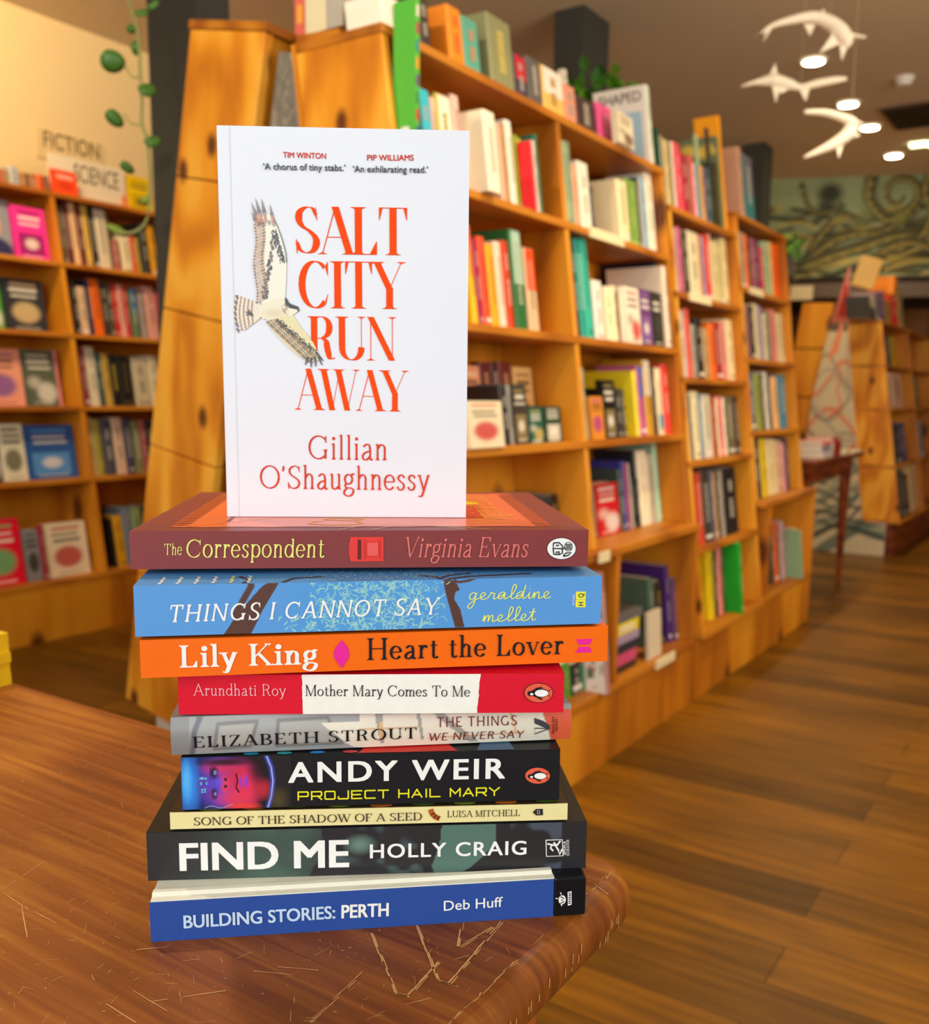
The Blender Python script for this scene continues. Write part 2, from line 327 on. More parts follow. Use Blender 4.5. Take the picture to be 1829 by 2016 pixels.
        if c == 'l': s.st(.14, 0, .14, 1.04, T*.92); s.sr(.14, 1.04, -1, T*.92, 1, 0); s.sr(.14, 0, 1, T*.92); return .29
        if c == 'o': s.arc(.28, .5*x, .26-H*.4, .5*x-t/2, 0, 360, 30); return .58
        if c == 'p': s.arc(.32, .5*x, .24-H*.4, .5*x-t/2, -160, 160); s.st(.12, -.28, .12, x, T*.92); s.sr(.12, -.28, 1, T*.92); s.sr(.12, x, -1, T*.92, 1, 0); return .62
        if c == 's': s.sp([(.38, .78*x), (.3, .96*x), (.16, .94*x), (.09, .76*x), (.18, .58*x), (.32, .44*x), (.37, .24*x), (.28, .05*x), (.14, .04*x), (.05, .24*x)]); return .46
        if c == 't': s.st(.18, .2*x, .18, 1.3*x, T*.92); s.bar(.04, .36, x-t/2); s.sp([(.18, .25*x), (.21, .05*x), (.3, .03*x), (.4, .14*x)], taper1=.4); return .4
        if c == 'v': s.st(.08, x, .3, 0, T*.92); s.st(.3, 0, .52, x, h); s.sr(.08, x, -1, T*.9); s.sr(.52, x, -1, h, .7, .7); return .58
        if c == 'y': s.st(.08, x, .3, 0, T*.92); s.sp([(.52, x), (.3, 0), (.2, -.24), (.04, -.24)]); s.sr(.08, x, -1, T*.9); s.sr(.52, x, -1, h, .7, .7); return .58
        raise ValueError(c)
    def dot(s, x, y, r=None): r = r or s.T*.6; s.P([(x+r*math.cos(a), y+r*math.sin(a)) for a in np.linspace(0, 6.2832, 13)[:-1]])
    def text(s, txt, gap=.06, slant=0.0):
        allV, allF, X = [], [], 0.0
        for c in txt:
            s.V, s.F = [], []; adv = s.glyph(c); b = len(allV)
            allV += [(vx+X+slant*vy, vy) for vx, vy in s.V]; allF += [tuple(i+b for i in f) for f in s.F]; X += adv+gap
        return np.array(allV), allF, 1.0

SCR = {  # one-line handwriting, each letter from its entry to its exit on the writing line
 'g': ([(.5, .55), (.3, .66), (.1, .45), (.12, .12), (.34, .06), (.5, .5), (.5, .6), (.46, -.3), (.3, -.75), (.1, -.7), (.14, -.4), (.5, -.02), (.7, .12)], .7),
 'e': ([(0, .12), (.28, .28), (.42, .52), (.28, .66), (.12, .42), (.2, .08), (.42, .04), (.62, .16)], .62),
 'r': ([(0, .12), (.16, .5), (.18, .68), (.28, .58), (.42, .56), (.4, .2), (.46, .04), (.62, .14)], .62),
 'a': ([(0, .12), (.5, .56), (.3, .66), (.1, .42), (.14, .08), (.34, .1), (.52, .58), (.5, .1), (.6, .04), (.74, .16)], .74),
 'l': ([(0, .12), (.3, .5), (.46, 1.1), (.34, 1.36), (.22, 1.1), (.22, .3), (.3, .04), (.5, .14)], .5),
 'd': ([(0, .12), (.5, .56), (.3, .66), (.1, .42), (.14, .08), (.34, .1), (.52, .58), (.58, 1.3), (.52, .3), (.58, .04), (.74, .16)], .74),
 'i': ([(0, .12), (.16, .4), (.2, .64), (.2, .2), (.26, .04), (.42, .16)], .42),
 'n': ([(0, .12), (.12, .62), (.14, .04), (.2, .4), (.36, .64), (.44, .5), (.46, .1), (.54, .04), (.68, .16)], .68),
 'm': ([(0, .12), (.1, .62), (.12, .04), (.18, .4), (.32, .64), (.38, .5), (.38, .04), (.46, .42), (.6, .64), (.66, .5), (.68, .1), (.76, .04), (.9, .16)], .9),
 't': ([(0, .12), (.2, .6), (.28, 1.16), (.26, .3), (.34, .04), (.54, .18)], .54)}
def script(txt, wd=.05):
    V, Fc, X = [], [], 0.0
    def rib(pts):
        pts = [np.array(p) for p in pts]; n = len(pts); b = len(V)
        for i in range(n):
            d = pts[min(i+1, n-1)]-pts[max(i-1, 0)]; d = d/(np.hypot(*d)+1e-9); q = np.array([-d[1], d[0]])*wd; V.append(pts[i]+q); V.append(pts[i]-q)
        for i in range(n-1): Fc.append((b+2*i, b+2*i+1, b+2*i+3, b+2*i+2))
    for c in txt:
        P, a = SCR[c]; rib(catmull([(X+p[0]+.12*p[1], p[1]) for p in P], 6))
        if c == 'i': rib([(X+.3, .86), (X+.33, .93)])
        if c == 't': rib([(X+.08, .78), (X+.56, .84)])
        X += a
    return np.array(V), Fc, .66

class Quad:
    """artwork coordinates of a flat rectangle of L x T metres: its four corners in the artist's drawing units, clockwise from top left"""
    def __init__(s, tl, tr, br, bl, L, T): s.q = [np.array(p, float) for p in (tl, tr, br, bl)]; s.L, s.T = L, T
    def loc(s, x, y):
        u, v = .5, .5
        tl, tr, br, bl = s.q
        for _ in range(25):
            p = (1-u)*(1-v)*tl+u*(1-v)*tr+u*v*br+(1-u)*v*bl
            du = (1-v)*(tr-tl)+v*(br-bl); dv = (1-u)*(bl-tl)+u*(br-tr)
            r = np.array([x, y])-p; D = du[0]*dv[1]-du[1]*dv[0]
            u += (r[0]*dv[1]-r[1]*dv[0])/D; v += (du[0]*r[1]-du[1]*r[0])/D
        return np.array([u*s.L, (1-v)*s.T])
def front(P, off=0.0004): return [(p[0], -off-i*2e-7, p[1]) for i, p in enumerate(P)]
def put(parent, name, geo, q, a, b, cap, m, off=0.0005, label=None, fn=None, capscale=1.0):
    """lettering GEO from baseline point a to baseline point b (drawing units), cap height CAP (drawing units)"""
    V, Fc, ch = geo; A, B = q.loc(*a), q.loc(*b); C2 = q.loc(a[0], a[1]-cap); hh = np.hypot(*(C2-A))
    x0, x1 = V[:, 0].min(), V[:, 0].max(); d = (B-A)/(x1-x0); up = np.array([-(B-A)[1], (B-A)[0]]); up = up/np.hypot(*up)*hh/ch*capscale
    W = A+np.outer(V[:, 0]-x0, d)+np.outer(V[:, 1], up)
    o = link(name, (fn or front)(W, off), Fc, m, parent)
    if label: o['label'] = label
    return o
def shape(parent, name, q, P, m, off=0.0005, label=None, fn=None):
    W = [q.loc(*p) for p in P]; o = link(name, (fn or front)(W, off), [tuple(range(len(P)))], m, parent)
    if label: o['label'] = label
    return o
def ell(cx, cy, rx, ry, n=40, rot=0): return [(cx+rx*math.cos(t)*math.cos(rot)-ry*math.sin(t)*math.sin(rot), cy+rx*math.cos(t)*math.sin(rot)+ry*math.sin(t)*math.cos(rot)) for t in np.linspace(0, 2*math.pi, n, endpoint=False)]
# ------------------------------------------------------------------ materials
PINE = mat_wood('pine', 'a85e10', 'd58216', 'e69a24', scale=(1.6, 1.6, .3), rough=.42, kscale=2.5, ring=4)
PINE_END = mat_wood('pine_end_panel', 'c47014', 'e89420', 'f4ae38', scale=(2.4, 2.4, .7), rough=.4, kscale=5.5, kmap=(2, 0, 1.1))
PINE_PLAIN = mat_wood('pine_board', '9a5410', 'bc7016', 'c87e1e', scale=(2, .5, 2), knots=False, rough=.45)
PINE_EDGE = mat_wood('pine_edge', 'b06a18', 'cc8222', 'd8902c', scale=(3, .8, 3), knots=False, rough=.45)
REDWOOD = mat_wood('red_stained_wood', '541c08', '7c3410', '8e4418', scale=(3, .6, 3), knots=False, rough=.35)
DARK = mat('charcoal_paint', '3d3c34', .7)
WHITE = mat('white_paint', 'f3ece0', .6)
CARD = mat('cream_card', 'f0dfae', .7)
INK = mat('black_ink', '1c1a18', .6)
# floor: long boards running across the aisle
q = N('floor_boards'); tc = q.n('ShaderNodeTexCoord'); br = q.n('ShaderNodeTexBrick'); br.offset = .37; br.offset_frequency = 2
br.inputs['Scale'].default_value = 1.0; br.inputs['Brick Width'].default_value = 1.15; br.inputs['Row Height'].default_value = .135; br.inputs['Mortar Size'].default_value = .0016; br.inputs['Mortar Smooth'].default_value = .3
br.inputs['Color1'].default_value = (*hexc('865608'), 1); br.inputs['Color2'].default_value = (*hexc('523403'), 1); br.inputs['Mortar'].default_value = (*hexc('301806'), 1); br.inputs['Bias'].default_value = -.1
q.l(tc.outputs['Object'], br.inputs['Vector'])
mp = q.n('ShaderNodeMapping'); mp.inputs['Scale'].default_value = (1.1, 13, 1); q.l(tc.outputs['Object'], mp.inputs[0])
n1 = q.n('ShaderNodeTexNoise'); n1.inputs['Scale'].default_value = 3; n1.inputs['Detail'].default_value = 6; q.l(mp.outputs[0], n1.inputs['Vector'])
n2 = q.n('ShaderNodeTexNoise'); n2.inputs['Scale'].default_value = 2.2; n2.inputs['Detail'].default_value = 3; q.l(tc.outputs['Object'], n2.inputs['Vector'])
cr = q.n('ShaderNodeMapRange'); cr.inputs[1].default_value = .3; cr.inputs[2].default_value = .7; cr.inputs[3].default_value = .62; cr.inputs[4].default_value = 1.32; q.l(n1.outputs['Fac'], cr.inputs[0])
cr2 = q.n('ShaderNodeMapRange'); cr2.inputs[1].default_value = .35; cr2.inputs[2].default_value = .65; cr2.inputs[3].default_value = .8; cr2.inputs[4].default_value = 1.15; q.l(n2.outputs['Fac'], cr2.inputs[0])
mu = q.n('ShaderNodeMath', operation='MULTIPLY'); q.l(cr.outputs[0], mu.inputs[0]); q.l(cr2.outputs[0], mu.inputs[1])
vm = q.n('ShaderNodeVectorMath', operation='SCALE'); q.l(br.outputs['Color'], vm.inputs[0]); q.l(mu.outputs[0], vm.inputs[3]); q.l(vm.outputs[0], q.b.inputs['Base Color'])
q.rough(.38); q.spec(.4); FLOOR = q.m
def struct(name, mb, m): return tag(mb.build(name, m), kind='structure')
struct('floor', MB().box(-6, 6, -3.2, 11, -.05, 0), FLOOR)
struct('ceiling', MB().box(-6, 6, -3.2, 11, CEIL, CEIL+.05), mat('ceiling_paint', 'e0cfb0', .9))
struct('wall_side', MB().box(-4.42, -4.3, -3.2, 11, 0, CEIL), mat('cream_wall_paint', 'f6dca4', .85))
struct('wall_back', MB().box(-4.3, 6, 10.2, 10.3, 0, CEIL), mat('brown_wall_paint', '7a5a3c', .85))

# ------------------------------------------------------------------ bookcases
def sheared(mb, pl, d0, d1, y0, y1, z0, z1, dd=None):
    """box between depths d0..d1 behind a leaning front plane"""
    fx = lambda z: pl[0]+pl[1]*(z-pl[2]); s = -1 if pl[3] > 0 else 1
    p = lambda d, y, z: (fx(z)+s*d, y, z)
    return mb.hexa([p(d1, y0, z0), p(d0, y0, z0), p(d0, y1, z0), p(d1, y1, z0), p(d1, y0, z1), p(d0, y0, z1), p(d0, y1, z1), p(d1, y1, z1)])
PU = (-1.303, -.13, 1.782, 1); PL = (-3.653, -.156, .25, 1); PF = (-1.325, -.155, 1.567, 1)
BT = .02
def bookcase(name, label, pl, ys, shelves, depth=.235, y_top=None, plinth=None, ledge=None, skip_top=False, cat='bookcase'):
    root = empty(name, (pl[0]-.12, ys[0], 0), label, cat)
    inv = Vector(root.location)
    def fin(mb, nm, m, **k):
        mb.v = [tuple(Vector(v)-inv) for v in mb.v]; return mb.build(nm, m, root, **k)
    zt, zb = shelves[0], shelves[-1]
    for i, y in enumerate(ys):
        top = zt-BT
        end = i in (0, len(ys)-1)
        fin(sheared(MB(), pl, 0, depth, y-.011, y+.011, zb if not ledge else ledge[1], top), 'side_panel' if end else 'divider', PINE_END if i == 0 else PINE, bevel=.002)
    for z in shelves:
        if ledge and z == ledge[1]: continue
        lo = plinth and z == zb
        fin(sheared(MB(), pl, -.004, depth-.002, ys[0]-.012, ys[-1]+.012, z-BT, z), 'shelf', PINE_PLAIN, bevel=.002)
    fin(sheared(MB(), pl, depth, depth+.012, ys[0]-.012, ys[-1]+.012, zb, zt), 'back_panel', PINE)
    if ledge:   # deeper bottom row with its own uprights and a ledge on top
        x, zl, zbot, dv, y1 = ledge
        fin(MB().box(x-.27, x+.004, ys[0]-.012, y1, zl-.024, zl), 'ledge', PINE_PLAIN, bevel=.003)
        for y in dv: fin(MB().box(x-.262, x, y-.012, y+.012, zbot, zl-.024), 'bottom_upright', PINE, bevel=.002)
        fin(MB().box(x-.278, x-.264, ys[0]-.012, y1, zbot, zl-.024), 'bottom_back_panel', PINE)
        fin(MB().box(x-.27, x+.004, ys[0]-.012, y1, zbot-.022, zbot), 'bottom_shelf', PINE_PLAIN, bevel=.003)
    if plinth:
        x, ztop = plinth
        fin(MB().box(x-.25, x, ys[0]-.012, (ledge[4] if ledge else ys[-1]+.012), 0, ztop), 'plinth', PINE)
    return root, fin
U1, f1 = bookcase('bookcase', 'tall pine bookcase with a knotty end panel, nearest the paperbacks stacked on the table'.replace('nearest', 'just behind'), PU, [1.64, 2.378, 3.10], [1.782, 1.503, 1.2, .918, .622], ledge=(-1.12, .622, .222, [1.64, 2.466, 3.09], 3.10), plinth=(-1.12, .2))
U2, f2 = bookcase('bookcase', 'lower middle pine bookcase with tall books standing on its open top', PU, [3.146, 3.81], [1.675, 1.393, 1.108, .824, .525, .235], plinth=(-1.12, .214))
U3, f3 = bookcase('bookcase', 'end pine bookcase whose bottom box juts out beside the red side table', PU, [3.85, 4.53], [1.766, 1.48, 1.2, .91, .632], ledge=(-1.12, .632, .232, [3.93, 4.63], 4.64), plinth=(-1.12, .21))
WB, fw = bookcase('wall_bookcase', 'pine wall bookcase leaning back against the cream wall behind the dark post', PL, [1.75, 2.61, 3.5], [1.9, 1.6, 1.295, .979, .67, .25], depth=.25, plinth=(-3.65, .23))
FB, ff = bookcase('bookcase', 'distant pine bookcase facing the aisle beside the pink and grey printed panel', PF, [6.945, 7.95, 8.95], [1.567, 1.28, .99, .61, .24], depth=.23)
tag(link('support', [(.09, .01, 0), (.29, .01, 0), (.29, 2.0, 0), (.09, 2.0, 0), (.09, .01, .219), (.29, .01, .219), (.29, 2.0, .219), (.09, 2.0, .219)], HF, REDWOOD, FB))
# cream price strips clipped to shelf fronts
for root, fin, pl, y0, y1, z in ((U1, f1, PU, 2.5, 2.72, 1.503), (U1, f1, PU, 1.86, 2.03, .622), (U2, f2, PU, 3.24, 3.45, 1.393), (U3, f3, PU, 3.93, 4.1, 1.48), (U1, f1, (-1.12, 0, 0, 1), 2.75, 2.9, .222), (U1, f1, (-1.11, 0, 0, 1), 2.3, 2.36, .622)):
    fin(sheared(MB(), pl, -.012, -.005, y0, y1, z-.024, z+.004), 'label_strip', CARD)
# the far side of the first A-frame: only its end and top show
PA = (-1.849, .209, 1.871, -1)
AF = empty('bookcase', (-1.8, 1.62, 0), 'back-to-back pine bookcase end of five stacked planks beside the dark post', 'bookcase')
zs = [.2, .56, .905, 1.245, 1.55, 1.868]
def apt(d, z): # along the tilted box: d from its outer edge, tilted down inward
    return (-1.849-(1.871-z)*.209+d*.979, z-d*.205)
for i in range(5):
    a, b = zs[i]+.0015, zs[i+1]-.0015
    poly = [apt(0, a), apt(.245, a), apt(.245, b), apt(0, b)]
    mb = MB().prism(poly, 1.612, 1.64); mb.v = [tuple(Vector(v)-AF.location) for v in mb.v]; mb.build('end_plank', PINE_END, AF, bevel=.003)
    mb = MB().prism([apt(.004, a+.01), apt(.235, a+.01), apt(.235, b), apt(.004, b)], 1.642, 3.3); mb.v = [tuple(Vector(v)-AF.location) for v in mb.v]; mb.build('shelf_box', PINE, AF)
mb = MB().prism([apt(-.004, 1.868), apt(.25, 1.868), apt(.25, 1.886), apt(-.004, 1.886)], 1.61, 3.3); mb.v = [tuple(Vector(v)-AF.location) for v in mb.v]; mb.build('top_board', PINE_PLAIN, AF)
mb = MB().prism([(-2.13, 0), (-1.75, 0), (-1.75, .13), (-1.98, .14), (-2.13, .17)], 1.66, 3.3); mb.v = [tuple(Vector(v)-AF.location) for v in mb.v]; mb.build('base', WHITE, AF)
# printed panel between the two halves
ARTM = mat_col('printed_artwork', .55, .3)
PRINT = mat_col('glossy_print', .32, .5, noise=.03)
def fur_panel(name, P4, y, label, seed, pinks, res=(40, 190), back=.012):
    """P4: lower outer, lower inner, upper inner, upper outer corners in XZ"""
    pa = Paint(res[0], res[1], '7a7468', .4, 1.9); r = np.random.default_rng(seed)
    for _ in range(700):
        x, z = r.uniform(-.02, .42), r.uniform(0, 1.9); a = 1.2+math.sin(z*5+x*9)*1.1; L = r.uniform(.02, .06)
        pa.stroke([(x, z), (x+L*math.cos(a)*.6, z+L*math.sin(a))], .0035, ('b8aa94', '4a4640', '93897a', 'd0c2a8')[r.integers(4)], .8)
    for (x, z, rx, rz, c) in pinks: pa.blob(x, z, rx, rz, c, .9, .15)
    root = empty('printed_panel', (P4[0][0], y, P4[0][1]), label, 'panel')
    def fn(u, v):
        a = np.array(P4[0])[None]*(1-u)[:, None]+np.array(P4[1])[None]*u[:, None]; b = np.array(P4[3])[None]*(1-u)[:, None]+np.array(P4[2])[None]*u[:, None]
        p = a*(1-v)[:, None]+b*v[:, None]; return np.stack([p[:, 0]-P4[0][0], np.full(len(u), -.001), p[:, 1]-P4[0][1]], 1)
    pa.build('print', fn, ARTM, root)
    mb = MB().prism([(p[0]-P4[0][0], p[1]-P4[0][1]) for p in P4], 0, back); mb.build('board', WHITE, root)
    return root
fur_panel('p', [(-1.88, .4), (-1.44, .65), (-1.568, 1.775), (-1.605, 1.785)], 1.648, 'grey fur-patterned panel squeezed between the two knotty bookcase ends', 3, [(.06, 1.35, .05, .07, 'e88a7a'), (.2, 1.2, .1, .05, 'c9b08c')])
# far A-frame: panel and the tilted planks of its other half
def waves(name, P4, y, label, seed):
    pa = Paint(70, 200, 'd6c39c', .5, 1.92); r = np.random.default_rng(seed)
    for k in range(26):
        z = r.uniform(0, .75); pts = [(x, z+.07*math.sin(x*9+k)+x*.25) for x in np.linspace(-.05, .55, 14)]
        pa.stroke(pts, r.uniform(.008, .02), ('5a6a5c', '3a4a44', 'c9c4a0', '7a8a74')[k % 4], .85)
    for k in range(9):
        z = r.uniform(.55, 1.4); pts = [(x, z+.12*math.sin(x*7+k*1.7)) for x in np.linspace(-.05, .55, 14)]
        pa.stroke(pts, r.uniform(.01, .018), ('e07858', 'b8a890', '8a8070')[k % 3], .85)
    pa.stroke([(.3, 1.3), (.36, 1.22), (.3, 1.12), (.36, 1.0), (.22, .93)], .013, 'e07a5a', .9)
    pa.rect(0, .5, 1.5, 1.92, '6a5a48', 1); pa.poly([(.1, 1.30), (.28, 1.36), (.4, 1.55), (.3, 1.56), (.16, 1.42)], 'e8906a'); pa.poly([(0, 1.56), (.5, 1.56), (.5, 1.92), (.1, 1.92)], 'c86a58'); pa.rect(.2, .5, 1.6, 1.8, 'b02a20')
    root = empty('printed_panel', (-1.7, y, 0), label, 'panel')
    zl, xl = [0, .75, 1.03, 1.6, 1.92], [-1.72, -1.752, -1.735, -1.636, -1.55]; zr, xr = [0, .22, .221, 1.57, 1.92], [-1.2, -1.2, -1.352, -1.535, -1.54]
    def fn(u, v):
        z = v*1.92; a = np.interp(z, zl, xl); b = np.interp(z, zr, xr); return np.stack([a*(1-u)+b*u+1.7, np.full(len(u), -.002), z], 1)
    pa.build('print', fn, ARTM, root)
    MB().prism([(x+1.7, z) for x, z in zip(xl, zl)]+[(x+1.7, z) for x, z in reversed(list(zip(xr, zr)))], 0, .012).build('board', WHITE, root)
waves('p', [(-1.86, 0.0), (-1.2, 0.0), (-1.50, 1.9), (-1.55, 1.93)], 6.905, 'tapering printed panel of pink tentacles and grey waves behind the red side table', 5)
FA = empty('bookcase', (-1.85, 6.93, 0), 'distant bookcase end of tilted planks in front of the dim back shop', 'bookcase')
for i, (a, b) in enumerate(((.36, .72), (.73, 1.06), (1.07, 1.39), (1.40, 1.70))):
    e = lambda d, z: (-1.63-max(0, 1.70-z)*.12-.215+d*.92, z-d*.03)
    mb = MB().prism([e(0, a), e(.225, a), e(.225, b), e(0, b)], 6.94, 6.965); mb.v = [tuple(Vector(v)-FA.location) for v in mb.v]; mb.build('end_plank', PINE, FA, bevel=.003)
    mb = MB().prism([e(.003, a), e(.22, a), e(.22, b), e(.003, b)], 6.967, 8.2); mb.v = [tuple(Vector(v)-FA.location) for v in mb.v]; mb.build('shelf_box', PINE, FA)
mb = MB().prism([(-2.0, 0), (-1.78, 0), (-1.78, .34), (-2.0, .34)], 6.96, 8.2); mb.v = [tuple(Vector(v)-FA.location) for v in mb.v]; mb.build('base', PINE, FA)

# ------------------------------------------------------------------ posts, mural bulkhead, back of the shop
tag(MB().box(-2.63, -2.40, 2.12, 2.25, 0, CEIL).build('support_post', DARK), 'thick charcoal post rising beside the stacked plank bookcase end', 'post')
tag(MB().box(-2.27, -2.12, 4.10, 4.36, 0, CEIL).build('support_post', DARK), 'dark post with a leafy plant below the ceiling, above the orange book boxes', 'post')
tag(MB().box(-2.27, -2.13, 6.82, 7.02, 0, CEIL).build('support_post', DARK), 'dark brown post standing in front of the green mural', 'post')
A, B = np.array([-4.2, 7.23]), np.array([1.2, 9.44])
dv = (B-A)/np.hypot(*(B-A)); nv = np.array([dv[1], -dv[0]])
ML = float(np.hypot(*(B-A)))
def mpt(u, off, z): p = A+dv*u*ML+nv*off; return (p[0], p[1], z)
mz0, mz1 = 2.01, CEIL
pa = Paint(330, 80, '96a274', ML, mz1-mz0); r = np.random.default_rng(12)
pa.grain(30, 8, .12, 4)
def tentacle(P, w0, w1, dark='34341a', hi='b0a04a'):
    c = catmull(P, 10); n = len(c); W = [w0+(w1-w0)*i/(n-1) for i in range(n)]
    pa.stroke(c, W, dark, .95, .3); pa.stroke([p+np.array([0, w*.3]) for p, w in zip(c, W)], [w*.55 for w in W], '5a5628', .9, .5); 
    pa.stroke([p-np.array([w*.35, w*.35]) for p, w in zip(c, W)], [w*.22 for w in W], hi, .75, .6)
    for i in range(3, n-1, 5): pa.blob(c[i][0], c[i][1]-W[i]*.4, W[i]*.3, W[i]*.22, 'c8b45c', .7, .6)
for k in range(150):   # foam, mud and weed under the coils
    x, y = r.uniform(1.2, 5.2), r.uniform(0, 1)**1.8*.5; L_ = r.uniform(.08, .3); t = r.normal(.25, .5)
    pa.stroke(catmull([(x-L_, y-L_*math.sin(t)*.6), (x, y+.03), (x+L_, y+L_*math.sin(t)*.6)], 5), r.uniform(.008, .03), ('2a2a12', '34341a', '5c5424', 'a8923c', 'c4ac54', '3c3c20')[r.integers(6)], .85, .5)
def mm(pts): return [(2.07+((1460+x/4.48)-1510)/319*1.11, (545-(330+y/4.48))/190*.76) for x, y in pts]
for rep in (0, -1.75, 1.5):     # the painting runs on beyond the stretch in view
    sh = lambda P: [(x+rep, y) for x, y in mm(P)]
    bx_, by_ = sh([(620, 250)])[0]; pa.blob(bx_, by_, .09, .075, '20240e', .95, .4); pa.blob(bx_-.03, by_-.1, .06, .05, '2a2e16', .9, .5)
    tentacle(sh([(340, 170), (400, 330), (500, 410), (650, 395), (720, 330)]), .022, .014); tentacle(sh([(400, 860), (520, 660), (640, 520), (760, 430), (900, 480), (960, 520)]), .045, .02)
    tentacle(sh([(460, 800), (700, 640), (900, 590), (1130, 580), (1350, 470), (1480, 380)]), .05, .03); tentacle(sh([(430, 860), (700, 770), (980, 700), (1250, 620), (1500, 600)]), .05, .05)
    tentacle(sh([(1010, 120), (995, 280), (1080, 400), (1200, 480), (1340, 430), (1440, 330), (1450, 220), (1360, 150), (1240, 150), (1160, 220), (1180, 320), (1270, 350), (1320, 300)]), .05, .016)
    tentacle(sh([(1560, 90), (1520, 250), (1600, 400), (1570, 550), (1480, 650), (1300, 720)]), .04, .05); tentacle(sh([(1020, 860), (1200, 730), (1400, 670), (1700, 730), (1900, 700)]), .03, .04, '4a4420', 'c8ac50')
    for x, y, rx, ry, c in ((720, 480, .05, .03, 'a8a050'), (950, 550, .05, .02, 'b0a048'), (1300, 460, .05, .05, '8a8a38'), (1630, 500, .05, .16, '8c8034'), (1400, 830, .12, .025, 'a48a34'), (1230, 810, .05, .03, 'b09a40'), (600, 870, .1, .03, '807a40'), (1150, 800, .04, .03, '1e1c0c'), (980, 450, .06, .08, '77804e')):
        bx_, by_ = sh([(x, y)])[0]; pa.blob(bx_, by_, rx, ry, c, .75, .6)
MU = empty('mural_bulkhead', (0, 0, 0), 'green mural of dark coiling tentacles on the bulkhead under the ceiling', 'mural')
pa.build('painting', lambda u, v: np.stack([A[0]+dv[0]*u*ML+nv[0]*.002, A[1]+dv[1]*u*ML+nv[1]*.002, mz0+v*(mz1-mz0)], 1), ARTM, MU)
MB().hexa([mpt(0, -.12, mz0), mpt(0, 0, mz0), mpt(1, 0, mz0), mpt(1, -.12, mz0), mpt(0, -.12, mz1), mpt(0, 0, mz1), mpt(1, 0, mz1), mpt(1, -.12, mz1)]).build('backing', DARK, MU)
MB().hexa([mpt(0, -.14, mz0-.16), mpt(0, .02, mz0-.16), mpt(1, .02, mz0-.16), mpt(1, -.14, mz0-.16), mpt(0, -.14, mz0-.05), mpt(0, .02, mz0-.05), mpt(1, .02, mz0-.05), mpt(1, -.14, mz0-.05)]).build('grey_rail', mat('warm_grey_paint', '6a5a4c', .7), MU)
MB().hexa([mpt(0, -.1, mz0-.05), mpt(0, -.01, mz0-.05), mpt(1, -.01, mz0-.05), mpt(1, -.1, mz0-.05), mpt(0, -.1, mz0), mpt(0, -.01, mz0), mpt(1, -.01, mz0), mpt(1, -.1, mz0)]).build('shadow_gap', mat('dark_brown', '2c1c0e', .8), MU)
BK = empty('back_shelving', (-3, 8.6, 0), 'dim brown shelving wall below the mural at the back of the shop', 'shelving')
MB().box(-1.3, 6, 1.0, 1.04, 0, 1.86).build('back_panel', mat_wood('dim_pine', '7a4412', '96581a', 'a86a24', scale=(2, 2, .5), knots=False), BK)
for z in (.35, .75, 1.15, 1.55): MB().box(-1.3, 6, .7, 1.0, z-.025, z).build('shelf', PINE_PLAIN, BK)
for x in (-1.3, -.3, .6, 1.6, 2.6, 3.6): MB().box(x, x+.03, .7, 1.0, 0, 1.58).build('upright', PINE, BK)
